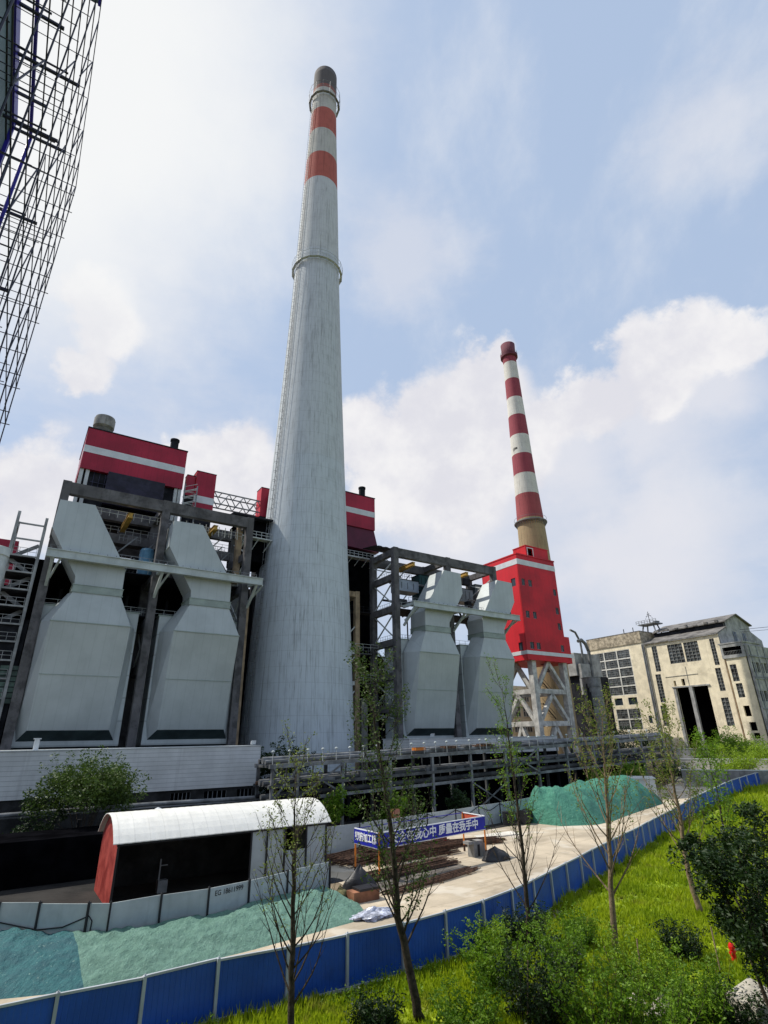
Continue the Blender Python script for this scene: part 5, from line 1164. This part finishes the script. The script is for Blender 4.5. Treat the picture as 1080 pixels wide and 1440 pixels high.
lw_ = [V2(G(x, y)) for x, y in ((742, 1157), (790, 1162), (840, 1160), (880, 1148), (932, 1130))]; uw = [Vector((p.x + dx, p.y + dy, 0)) for p, dx, dy in zip(lw_, (0, 3, 5, 6, 1), (.5, 7, 10, 9, .5))]
g1 = lw_[2].lerp(uw[2], .5); hz = ZAT(862, 1103, g1.x, g1.y) - E(g1.x)
loop_mound('netted_mound', 'bright green netted earth heap at the far right of the site', lw_, uw, hz * .95, net2, 100, 40, (1, 1), 3, back=True, amp=.09)

# ================================================================ BLACK BLOCKS ADDED FOR THE DEEP SHADE
t = thing('added_dark_screen', 'black block added for the deep shade behind the yard left of the curved-roof shed', 'screen', (0, 50, 0))  # added black block, gives the dark region behind the yard
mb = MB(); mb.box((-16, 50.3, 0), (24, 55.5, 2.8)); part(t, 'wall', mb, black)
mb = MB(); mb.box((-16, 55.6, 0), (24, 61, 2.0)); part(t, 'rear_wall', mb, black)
t = thing('added_dark_wall', 'black wall added for the deep shade behind the pipe rack', 'wall', (26, 64, 0))  # added black wall, darkens the gaps under the rack
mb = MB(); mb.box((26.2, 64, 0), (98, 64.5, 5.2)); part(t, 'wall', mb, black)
mb = MB()
for k in range(17): mb.box((28 + k * 4.2, 63.7, 0), (28.4 + k * 4.2, 63.98, 5.4))
part(t, 'pilaster', mb, steel_d)
mb = MB(); mb.box((26, 63.6, 5.2), (98, 64.6, 5.45)); part(t, 'coping', mb, steel_g)

# ================================================================ SCAFFOLD AND BUILDING AT THE UPPER LEFT
K1, K2 = -.10, -.23
t = thing('corner_building', 'dark blue-grey building corner with blue trim behind the scaffold, upper left', 'building', (-8, 10, 0))
bs, bq, bz = -4.25, 18.2, 30.6
mb = MB(); mb.box((-24, -30, 0), (bs, bq, bz)); part(t, 'wall', mb, bluegrey)
mb = MB(); mb.box((bs + .0, -30, bz - .5), (bs + .12, bq + .12, bz + .1)); mb.box((bs - .5, bq, 0), (bs + .12, bq + .12, bz)); part(t, 'trim', mb, navy_trim)
mb = MB()
for k in range(20): mb.box((bs, -30, 1.5 * k + .9), (bs + .04, bq, 1.5 * k + .98))
part(t, 'panel_joint', mb, steel_d)
mb = MB(); mb.tube([(bs + .55, -28, bz + .1), (bs + .55, bq + .6, bz + .1), (bs + .55, bq + .6, 0)], .06, 8); part(t, 'blue_pipe', mb, navy_trim)
tube_m = mat('scaffold_tube', (.03, .03, .06), rough=.5, var=.2); tube_b = mat('blue_scaffold_tube', (.035, .03, .22), rough=.45, var=.2)
t = thing('scaffold', 'tall lattice of thin dark scaffold tubes at the upper left corner', 'scaffold', (-2, 20, 0))
zt = 30.6; qf = 20.0; step = 1.35; n = 22
layers = (-2.0,)
zl = [zt - k * 1.45 for k in range(21)]
ql = [qf - k * step for k in range(n)]
def piece(name, segs, r, m, box=False):
    mb = MB(); segs = sorted(segs, key=lambda g: -g[0][2] - g[0][1])
    for a, b in segs: mb.cyl(a, b, r, 5, caps=False)
    part(t, name, mb, m)
for s in layers:                       # standards, one part per row
    piece('standard', [((s, q, 0), (s, q, zt)) for q in ql], .02, tube_m if s > -2.5 else tube_b)
    piece('ledger', [((s, ql[-1], z), (s, qf, z)) for z in zl],   .015, tube_m)
sl = [-2.0 - k * 1.15 for k in range(11)]
piece('end_standard', [((s, qf, 0), (s, qf, zt)) for s in sl[1:]] + [((s, qf - .9, 0), (s, qf - .9, zt)) for s in sl[1:]], .02, tube_m)
piece('end_ledger', [((sl[-1], q, z), (-2.0 + (.12 if k % 3 else .0), q, z)) for k, z in enumerate(zl) for q in (qf, qf - .9)], .017, tube_m)
piece('transom', [((-4.2, q, z), (-1.98 - random.random() * .4, q, z)) for i, q in enumerate(ql) for j, z in enumerate(zl) if (i + j) % 2 == 0 or z > 29], .014, tube_m)
piece('end_transom', [((s, qf - .9, z), (s, qf, z)) for s in sl for z in zl], .017, tube_m)
segs = []
for i in range(0, n - 2, 2):
    for j in range(0, 19, 3): segs.append(((-2.02, ql[i], zl[j]), (-2.02, ql[i + 1], zl[j + 2])))
piece('scaffold_brace', segs, .018, tube_m)
for k, (z, q) in enumerate([(zt - .1, qf - 1.5), (zt - .1, qf - 4.4), (zt - .1, qf - 6.0), (zt - 1.5, qf - 3), (zt - 3.1, qf - .4), (zt - 6.6, qf - .4), (zt - 8.2, qf - .5), (zt - 12, qf - .4), (zt - .1, qf - 7.6), (zt - .1, qf - 3)]):
    mb = MB(); e = -2.0 - [.5, .3, .9, .6, .8, 1.0, 1.6, 1.4, .2, 1.2][k]; mb.bar((-9 if q > bq else bs, q, z), (e, q, z), .09, .09); mb.bar((-9 if q > bq else bs, q - .3, z - .1), (e - .35, q - .3, z - .1), .05); part(t, 'outrigger', mb, tube_m)
mb = MB(); p = loc(CP + ray(133, -2) * ((zt + 3 - HC) / ray(133, -2).z)); mb.box((p.x - 1.2, p.y - 2.6, zt + 3), (p.x + .12, p.y + .1, zt + 3.15)); part(t, 'corner_board', mb, bluegrey)
mb = MB(); mb.box((p.x + .12, p.y - 2.6, zt + 3), (p.x + .2, p.y + .16, zt + 3.2)); part(t, 'board_trim', mb, navy_trim)

# ================================================================ VEGETATION
leaf_l = leafmat('young_leaf', (.12, .17, .02), (.24, .29, .04), .4)
leaf_m = leafmat('mid_leaf', (.07, .17, .008), (.22, .36, .02), .45)
leaf_d = leafmat('dark_leaf', (.008, .024, .005), (.03, .065, .010), .2)
leaf_s = leafmat('shaded_leaf', (.035, .07, .010), (.085, .14, .02), .3)  # darker greens carry shade and backlighting of the tree and bush
leaf_b = leafmat('bright_leaf', (.16, .28, .01), (.30, .42, .02), .4)
def patchy(m):
    nt = m.node_tree; b = nt.nodes['Principled BSDF']; src = b.inputs['Base Color'].links[0].from_socket
    g = NN(nt, 'ShaderNodeNewGeometry'); n = NN(nt, 'ShaderNodeTexNoise'); n.inputs['Scale'].default_value = .55; n.inputs['Detail'].default_value = 6; n.inputs['Roughness'].default_value = .7; nt.links.new(g.outputs['Position'], n.inputs['Vector'])
    n2 = NN(nt, 'ShaderNodeTexNoise'); n2.inputs['Scale'].default_value = .18; n2.inputs['Detail'].default_value = 3; nt.links.new(g.outputs['Position'], n2.inputs['Vector'])
    o = MIX(nt, M(nt, 'MULTIPLY', RAMP(nt, n.outputs['Fac'], .55, .68), .7), src, (.26, .22, .06)); o = MIX(nt, M(nt, 'MULTIPLY', RAMP(nt, n2.outputs['Fac'], .45, .65), .35), o, (.12, .24, .01))
    for l in list(b.inputs['Base Color'].links): nt.links.remove(l)
    nt.links.new(o, b.inputs['Base Color'])
    for nd in nt.nodes:
        if nd.type == 'BSDF_TRANSLUCENT': nt.links.new(o, nd.inputs[0])
grassm = leafmat('grass_blade', (.28, .38, .006), (.42, .50, .02), .5)
patchy(grassm); patchy(turf)
def leaves(mb, c, r, n, sz, rnd, flat=1.0):
    v = mb.v; f = mb.f; mi = mb.mi
    for _ in range(n):
        while True:
            x, y, z = rnd.uniform(-1, 1), rnd.uniform(-1, 1), rnd.uniform(-1, 1)
            if x * x + y * y + z * z <= 1: break
        p = Vector((c[0] + x * r, c[1] + y * r, c[2] + z * r * flat)); a = Vector((rnd.gauss(0, 1), rnd.gauss(0, 1), rnd.gauss(0, .6))).normalized(); b = a.cross(Vector((rnd.gauss(0, 1), rnd.gauss(0, 1), rnd.gauss(0, 1)))).normalized()
        s = sz * rnd.uniform(.6, 1.3); k = len(v); v += [tuple(p - b * s * .38), tuple(p + a * s), tuple(p + b * s * .38), tuple(p - a * s * .8)]
        f.append((k, k + 1, k + 2, k + 3)); mi.append(0)
def ctree(label, path, r0, nb, blen, lm, leafn, lsz, bm, seed, up=.9, z_first=.25, group='young street trees in front of the blue fence', lw=.3, twig=6, cat='tree', name='young_tree', leaf_from=.2):
    """path: world points of the trunk centre line"""
    rnd = random.Random(seed); base = Vector(path[0])
    t = thing(name, label, cat, base, ang=0.0, group=group); P = [Vector(p) for p in path]
    sm = []
    for i in range(len(P) - 1):
        for k in range(5): u = k / 5; q = P[i].lerp(P[i + 1], u); sm.append(q + Vector((rnd.uniform(-1, 1), rnd.uniform(-1, 1), 0)) * .03)
    sm.append(P[-1]); H = P[-1].z - P[0].z; rs = [max(.012, r0 * (1 - (q.z - P[0].z) / H) ** .8) for q in sm]; rs[0] *= 1.25
    mb = MB(); mb.tube(sm, rs, 8); part(t, 'trunk', mb, bm, smooth=True)
    lf = MB(); br = MB()
    for i in range(nb):
        u = z_first + (1 - z_first) * (i + rnd.random()) / nb; k = min(len(sm) - 2, int(u * (len(sm) - 1))); o = sm[k].lerp(sm[k + 1], u * (len(sm) - 1) - k)
        az = i * 2.4 + rnd.uniform(-.5, .5); L = blen * (1.15 - u * .75) * rnd.uniform(.7, 1.25); d = Vector((cos(az), sin(az), rnd.uniform(.45, .9) * up)); d.normalize(); pts = [o]; rr = [max(.01, r0 * .34 * (1.1 - u))]
        seg = 7
        for j in range(seg):
            d = (d + Vector((rnd.uniform(-.12, .12), rnd.uniform(-.12, .12), .10 * up))).normalized(); pts.append(pts[-1] + d * L / seg); rr.append(max(.006, rr[0] * (1 - (j + 1) / seg * .85)))
            for _ in range(2 if twig > 3 else 1):
                if j > 0 and rnd.random() < .8:
                    td = (d + Vector((rnd.uniform(-1, 1), rnd.uniform(-1, 1), rnd.uniform(-.1, .9))) * .8).normalized(); tl = L * rnd.uniform(.10, .3); e = pts[-1] + td * tl; m_ = pts[-1] + td * tl * .5 + Vector((0, 0, -.02)); br.tube([pts[-1], m_, e], [.012, .009, .005], 3)
                    if u > leaf_from: leaves(lf, e, lw * .7, max(1, int(leafn * rnd.uniform(.3, 1.2))), lsz, rnd); leaves(lf, m_, lw * .5, leafn // 3, lsz, rnd)
        br.tube(pts, rr, 5)
        if u > leaf_from: leaves(lf, pts[-1], lw, leafn, lsz, rnd); leaves(lf, pts[-3], lw, leafn // 2, lsz, rnd)
    part(t, 'branches', br, bm)
    if lf.f: part(t, 'foliage', lf, lm)
    return t
def tpath(pix, gx, gy, z0=None):
    """trunk through photo points, standing at ground pixel gx,gy"""
    b = W(gx, gy); D_ = hypot(b.x, b.y); out = [b]
    for x, y in pix: d = ray(x, y); k = D_ / hypot(d.x, d.y); out.append(CP + d * k)
    return out
ctree('slender bare-branched sapling, leftmost of the young trees in front of the blue fence', tpath([(411, 1340), (413, 1220), (417, 1085)], 408, 1466), .12, 34, 3.3, leaf_l, 7, .055, bark, 1, up=1.5, z_first=.12, leaf_from=.3)
ctree('tallest and leafiest young tree with a dark leaning trunk, in front of the banner frame', tpath([(577, 1370), (560, 1290), (552, 1180), (530, 1040), (518, 955)], 590, 1436), .16, 42, 3.4, leaf_s, 11, .075, bark, 2, up=1.35, z_first=.28, lw=.36, leaf_from=.3)
ctree('thin young tree with a dark trunk just right of the banner frame', tpath([(742, 1290), (735, 1200), (722, 1090), (706, 965)], 745, 1335), .12, 34, 3.6, leaf_m, 8, .065, bark, 3, up=1.6, z_first=.25, leaf_from=.45, lw=.3)
ctree('young tree with a tan trunk in front of the bright green mound', tpath([(862, 1290), (856, 1180), (850, 1080), (846, 1010)], 868, 1392), .15, 32, 3.7, leaf_l, 7, .06, bark_l, 4, up=1.5, z_first=.3, leaf_from=.4)
ctree('pale tan trunked young tree standing alone on the lit lawn', tpath([(968, 1230), (958, 1160), (945, 1090), (932, 1015)], 986, 1286), .17, 30, 3.8, leaf_l, 10, .08, bark_l, 5, up=1.5, z_first=.3, leaf_from=.35)
ctree('slim young tree with twin stems at the right part of the lawn', tpath([(1022, 1190), (1010, 1120), (990, 1045)], 1035, 1240), .10, 26, 3.0, leaf_m, 9, .10, bark, 6, up=1.2, z_first=.2, lw=.5)
def bush(label, x, y, r, h, n, sz, lm, seed, name='shrub', group=None, wpos=None, cat='shrub', clumps=9, stems=True, fl=.8, zlo=.25):
    rnd = random.Random(seed); b = wpos if wpos else W(x, y); t = thing(name, label, cat, b, ang=0.0, group=group)
    lf = MB(); st = MB()
    if name == 'shrub' and group:
        ns = int(26 * r + 14)
        for i in range(ns):
            a = rnd.uniform(0, 2 * pi); q0 = r * .55 * sqrt(rnd.random()); o = Vector((b.x + q0 * cos(a), b.y + q0 * sin(a), b.z)); L = h * rnd.uniform(.55, 1.15); d = Vector((cos(a) * .45 + rnd.gauss(0, .15), sin(a) * .45 + rnd.gauss(0, .15), 1)).normalized(); pts = [o]
            for k in range(6): d = (d + Vector((rnd.gauss(0, .09), rnd.gauss(0, .09), .05))).normalized(); pts.append(pts[-1] + d * L / 6)
            st.tube(pts, [.02, .017, .014, .011, .008, .006, .004], 4)
            for k in range(1, 7):
                for _ in range(2): e = pts[k] + Vector((rnd.gauss(0, .13), rnd.gauss(0, .13), rnd.uniform(-.05, .15))); leaves(lf, e, .13, int(n / ns / 14) + 2, sz * (1.25 - k * .06), rnd)
        clumps = 0
    for i in range(clumps):
        a = rnd.uniform(0, 2 * pi); rr = r * sqrt(rnd.random()) * .8; zz = h * rnd.uniform(zlo, .95) * (1 - .35 * (rr / r)); c = (b.x + rr * cos(a), b.y + rr * sin(a), b.z + zz); cr = r * rnd.uniform(.28, .5)
        leaves(lf, c, cr, n // clumps, sz, rnd, fl); st.tube([(b.x + rnd.uniform(-.1, .1), b.y, b.z), ((b.x + c[0]) / 2, (b.y + c[1]) / 2, b.z + zz * .6), c], [.035, .025, .01], 4)
        for _ in range(5): e = Vector(c) + Vector((rnd.gauss(0, 1), rnd.gauss(0, 1), rnd.uniform(.3, 1.6))).normalized() * cr * 1.25; st.tube([c, tuple(e)], [.012, .005], 3); leaves(lf, e, cr * .25, max(3, n // clumps // 22), sz, rnd)
    part(t, 'stems', st, bark); part(t, 'foliage', lf, lm); return t
# big bush in front of the white annex, dark bushes by the plant
b = wor(A(130, 1090, 58).x, 58, 0)
bush('wide green bush growing in front of the white clad annex at the left', 0, 0, 4.3, 8.0, 15000, .15, leaf_s, 31, wpos=b, clumps=24, fl=.55, zlo=.68)
b = wor(A(60, 1100, 60).x, 59, 0); bush('dark thin bush left of the wide green bush by the annex', 0, 0, 2.2, 6.0, 1800, .14, leaf_d, 32, wpos=b, clumps=9)
b = wor(A(398, 1060, 70).x, 70, 0); bush('black-green bush at the left foot of the tall chimney', 0, 0, 3.4, 10.6, 6000, .2, leaf_d, 33, wpos=b, clumps=16)
for i, (x, q, r, h, lm, lb) in enumerate([(862, 66, 4.5, 10.5, leaf_d, 'dark bush behind the pipe rack at the foot of the red tower'), (895, 70, 4.5, 11.2, leaf_d, 'dark bush behind the pipe rack in front of the glazed cream block'), (1035, 62, 5.5, 8.8, leaf_m, 'green bush at the foot of the cream workshop right of the doorway'),
        (1000, 62, 4, 7.6, leaf_b, 'light green bush in front of the dark doorway'), (1075, 60, 5, 8, leaf_m, 'green bush at the right edge below the stair wing'), (1040, 48, 3.5, 6.3, leaf_b, 'bright yellow-green bush in front of the pale walls'), (1085, 50, 4, 6.5, leaf_b, 'bright green bush at the right edge above the blue fence'),
        (480, 56.5, 1.8, 4.2, leaf_m, 'green bush under the left part of the pipe rack'), (548, 56, 1.8, 3.6, leaf_m, 'green bush behind the far hoarding left of the banner'), (640, 56.5, 1.6, 3.4, leaf_d, 'dark bush behind the far hoarding right of the tallest young tree'), (835, 56, 2.2, 5.0, leaf_m, 'green bush under the right part of the pipe rack'), (880, 56, 2.6, 5.5, leaf_m, 'green bush behind the bright green mound'), (940, 54, 2.4, 4.6, leaf_d, 'dark bush behind the site cabin')]):
    g = A(x, 1060, q); b = wor(g.x, q, E(g.x)); bush(lb, 0, 0, r, h - b.z, int(2600 + r * 300), .11 + .018 * r, lm, 40 + i, wpos=b, clumps=12)
# vine covered pole right edge
p = A(1076, 1020, 66); b = wor(p.x, 66, 3); bush('dark ivy covered post at the right edge in front of the grey side building', 0, 0, 2.0, 9.5, 3000, .3, leaf_d, 60, wpos=b, name='ivy_post', cat='plant', clumps=12, fl=2.0)
# foreground shrubs on the lawn
rnd = random.Random(77)
fg = [(700, 1390, 1.5, 2.0, leaf_m, 'leafy shrub in the lower middle just in front of the blue fence'), (760, 1440, 1.5, 2.1, leaf_d, 'dark shrub at the bottom edge right of the middle'), (790, 1370, 1.2, 1.9, leaf_m, 'upright shrub left of the tan trunked tree foot'),
      (740, 1330, 1.0, 1.6, leaf_d, 'dark shrub touching the blue fence at the foot of the thin young tree'), (850, 1470, 1.5, 2.4, leaf_m, 'tall shrub at the bottom edge below the tan trunked tree'), (905, 1400, 1.2, 1.9, leaf_b, 'yellow-green shrub right of the tan trunked tree foot'),
      (925, 1480, 1.4, 2.2, leaf_m, 'leafy shrub at the bottom edge between the two white stones'), (990, 1440, 1.3, 1.8, leaf_m, 'shrub left of the large white stone block'), (660, 1470, 1.2, 1.4, leaf_m, 'low shrub at the bottom edge right of the tallest young tree'),
      (965, 1350, .9, 1.3, leaf_d, 'small dark shrub on the lawn left of the red post'), (1050, 1450, 1.0, 1.2, leaf_d, 'small dark shrub in the lower right corner by the stone block'), (690, 1338, .7, 1.1, leaf_b, 'small bright shrub against the blue fence'),
      (820, 1330, .8, 1.4, leaf_m, 'narrow shrub on the lawn behind the others right of the fence'), (530, 1450, .8, .9, leaf_d, 'low dark plant at the bottom edge left of the tallest young tree')]
for i, (x, y, r, h, lm, lb) in enumerate(fg): bush(lb, x, y, r, h, int(2600 * r + 400), .075, lm, 100 + i, clumps=int(8 + 6 * r), name='shrub', group='leafy shrubs on the lawn')
# dark garden trees at the right, trunks leaning
def gtree(label, gx, gy, tops, r, lm, n, seed, sz=.085):
    rnd = random.Random(seed); b = W(gx, gy); t = thing('garden_tree', label, 'tree', b, ang=0.0, group='dark garden trees at the right'); lf = MB(); st = MB(); D_ = hypot(b.x, b.y)
    for x, y, cr in tops:
        d = ray(x, y); k = D_ / hypot(d.x, d.y) + rnd.uniform(-.8, .8); e = CP + d * k
        st.tube([b, b.lerp(e, .4) + Vector((0, 0, .3)), e], [.07, .05, .02], 6)
        for _ in range(12):
            o = Vector((rnd.gauss(0, 1), rnd.gauss(0, 1), rnd.gauss(0, .8))) * cr * .5; leaves(lf, e + o, cr * rnd.uniform(.3, .55), n // 12, sz, rnd); st.tube([e, e + o], [.015, .006], 3)
    part(t, 'trunk', st, bark); part(t, 'crown', lf, lm)
gtree('dark leafy garden tree with several trunks at the right edge of the lawn', 1105, 1480, [(1040, 1215, 1.0), (1010, 1240, .9), (1065, 1260, 1.0), (1030, 1290, .9), (1080, 1220, 1.1), (1062, 1320, .8), (1090, 1300, 1.0), (1000, 1210, .6)], 1, leaf_d, 1500, 201)
gtree('smaller dark tree behind the red post at the right', 1075, 1330, [(975, 1185, .5), (1000, 1195, .7), (1040, 1180, .9), (1075, 1175, 1.2), (1060, 1150, .9)], 1, leaf_d, 1000, 202, .1)
# ground plants along the fence foot
strip = []
# ---- grass blades (beyond counting)
az_f = []
for p in FP: w = wor(p.x, p.y); az_f.append((atan2(w.x, w.y), hypot(w.x, w.y)))
def fdist(a):
    for (a0, d0), (a1, d1) in zip(az_f, az_f[1:]):
        if a0 <= a <= a1: return d0 + (d1 - d0) * (a - a0) / (a1 - a0)
    return 0
rnd = random.Random(9); mb = MB(); v = mb.v; f = mb.f
cnt = 0
while cnt < 95000:
    a = rnd.uniform(-.55, .80); fd = fdist(a)
    if fd == 0: continue
    d = 14 * (120 / 14) ** rnd.random()
    if d > fd - .35: continue
    x, y = d * sin(a), d * cos(a); l = loc(Vector((x, y, 0))); z = E(l.x) + .008
    nz = noise.noise(Vector((x * .35, y * .35, 0))); near = fd - d < 1.6
    h = (.10 + .0035 * d) * (1 + .8 * nz) * rnd.uniform(.6, 1.5) * (1.7 if near and rnd.random() < .4 else 1)
    if nz < -.28 and rnd.random() < .6: continue
    for _ in range(2):
        t_ = rnd.uniform(0, pi); w = .012 + .0013 * d; dx, dy = cos(t_) * w, sin(t_) * w; lx, ly = rnd.uniform(-.5, .5) * h, rnd.uniform(-.5, .5) * h; ox, oy = rnd.uniform(-.05, .05), rnd.uniform(-.05, .05); k = len(v)
        v += [(x + ox - dx, y + oy - dy, z), (x + ox + dx, y + oy + dy, z), (x + ox + lx, y + oy + ly, z + h)]; f.append((k, k + 1, k + 2)); mb.mi.append(0)
    cnt += 1
me = bpy.data.meshes.new('grass'); me.from_pydata(v, [], f); me.materials.append(grassm); o = bpy.data.objects.new('grass', me); C.objects.link(o); o['kind'] = 'stuff'
# ---- taller weeds: many low leaf tufts, beyond counting
lf = MB(); rnd = random.Random(10)
for _ in range(1500):
    a = rnd.uniform(-.5, .66); fd = fdist(a)
    if fd == 0: continue
    if rnd.random() < .35: d = fd - rnd.uniform(.4, 1.3)
    else: d = 15 * (30 / 15) ** rnd.random()
    if d > fd - .4 or d < 14: continue
    if d > 27 and fd - d > 2: continue
    if noise.noise(Vector((d * sin(a) * .4, d * cos(a) * .4, 3))) < -.05: continue
    x, y = d * sin(a), d * cos(a); l = loc(Vector((x, y, 0))); r = rnd.uniform(.12, .38); leaves(lf, (x, y, E(l.x) + r * .7), r, 22, .05, rnd, 1.2)
me = bpy.data.meshes.new('weeds'); me.from_pydata(lf.v, [], lf.f); me.materials.append(leaf_m); o = bpy.data.objects.new('weeds', me); C.objects.link(o); o['kind'] = 'stuff'
# stones, post, stakes
lump('white_stone', 'rounded white stone among the shrubs at the bottom edge, right one of the pair', 'stone', 935, 1432, .75, .5, .7, stone, 3, .35); lump('white_stone', 'rounded white stone among the shrubs at the bottom edge, left one of the pair', 'stone', 895, 1420, .55, .4, .5, stone, 8, .4)
g = site(1068, 1450); mb = MB(); mb.loft([[(g.x - .8, g.y - .5, 0), (g.x + .7, g.y - .9, 0), (g.x + 1.0, g.y + .6, 0), (g.x - .4, g.y + .9, 0)], [(g.x - .7, g.y - .4, .8), (g.x + .5, g.y - .7, 1.0), (g.x + .8, g.y + .4, 1.15), (g.x - .3, g.y + .7, .85)]]); solo('stone_block', 'large pale stone block in the lower right corner', 'stone', mb, stone, (g.x, g.y, 0))
g = site(1034, 1356); t = thing('red_hydrant', 'small bright red post on the lawn at the right', 'hydrant', (g.x, g.y, 0)); mb = MB(); mb.lathe((g.x, g.y, E(g.x)), [(.14, 0), (.10, .08), (.10, .5), (.13, .52), (.13, .62), (.09, .72), (.02, .76)], 12); part(t, 'barrel', mb, hydr); mb = MB(); mb.cyl((g.x - .2, g.y, E(g.x) + .42), (g.x + .2, g.y, E(g.x) + .42), .06, 8); part(t, 'nozzle', mb, hydr)
for i, (x, y, dx, hh, lb) in enumerate([(742, 1440, .5, 1.6, 'leaning timber stake at the bottom edge below the thin young tree'), (875, 1400, -.4, 1.5, 'timber stake leaning on the tan trunked tree'), (905, 1405, .45, 1.7, 'thin bamboo stake right of the tan trunked tree'), (1014, 1370, .3, 1.5, 'thin bamboo stake left of the red post')]):
    g = site(x, y); mb = MB(); mb.cyl((g.x, g.y, E(g.x)), (g.x + dx, g.y + .2, E(g.x) + hh), .03, 6); solo('support_stake', lb, 'stake', mb, bark_l, (g.x, g.y, E(g.x)))
# overhead line at the right
t = thing('overhead_line', 'thin overhead cable above the grey side building at the right edge', 'cable', (SY, 60, 34)); mb = MB(); mb.tube([(SY + 2, 66, 33.2), (SY + 3, 40, 31.8), (SY + 4, 20, 31.8), (SY + 5, -10, 33)], .06, 4); part(t, 'cable', mb, steel_d); mb = MB(); mb.tube([(SY + 2, 66, 32.6), (SY + 3, 40, 31.0), (SY + 4, 20, 31.0), (SY + 5, -10, 32)], .05, 4); part(t, 'cable', mb, steel_d)
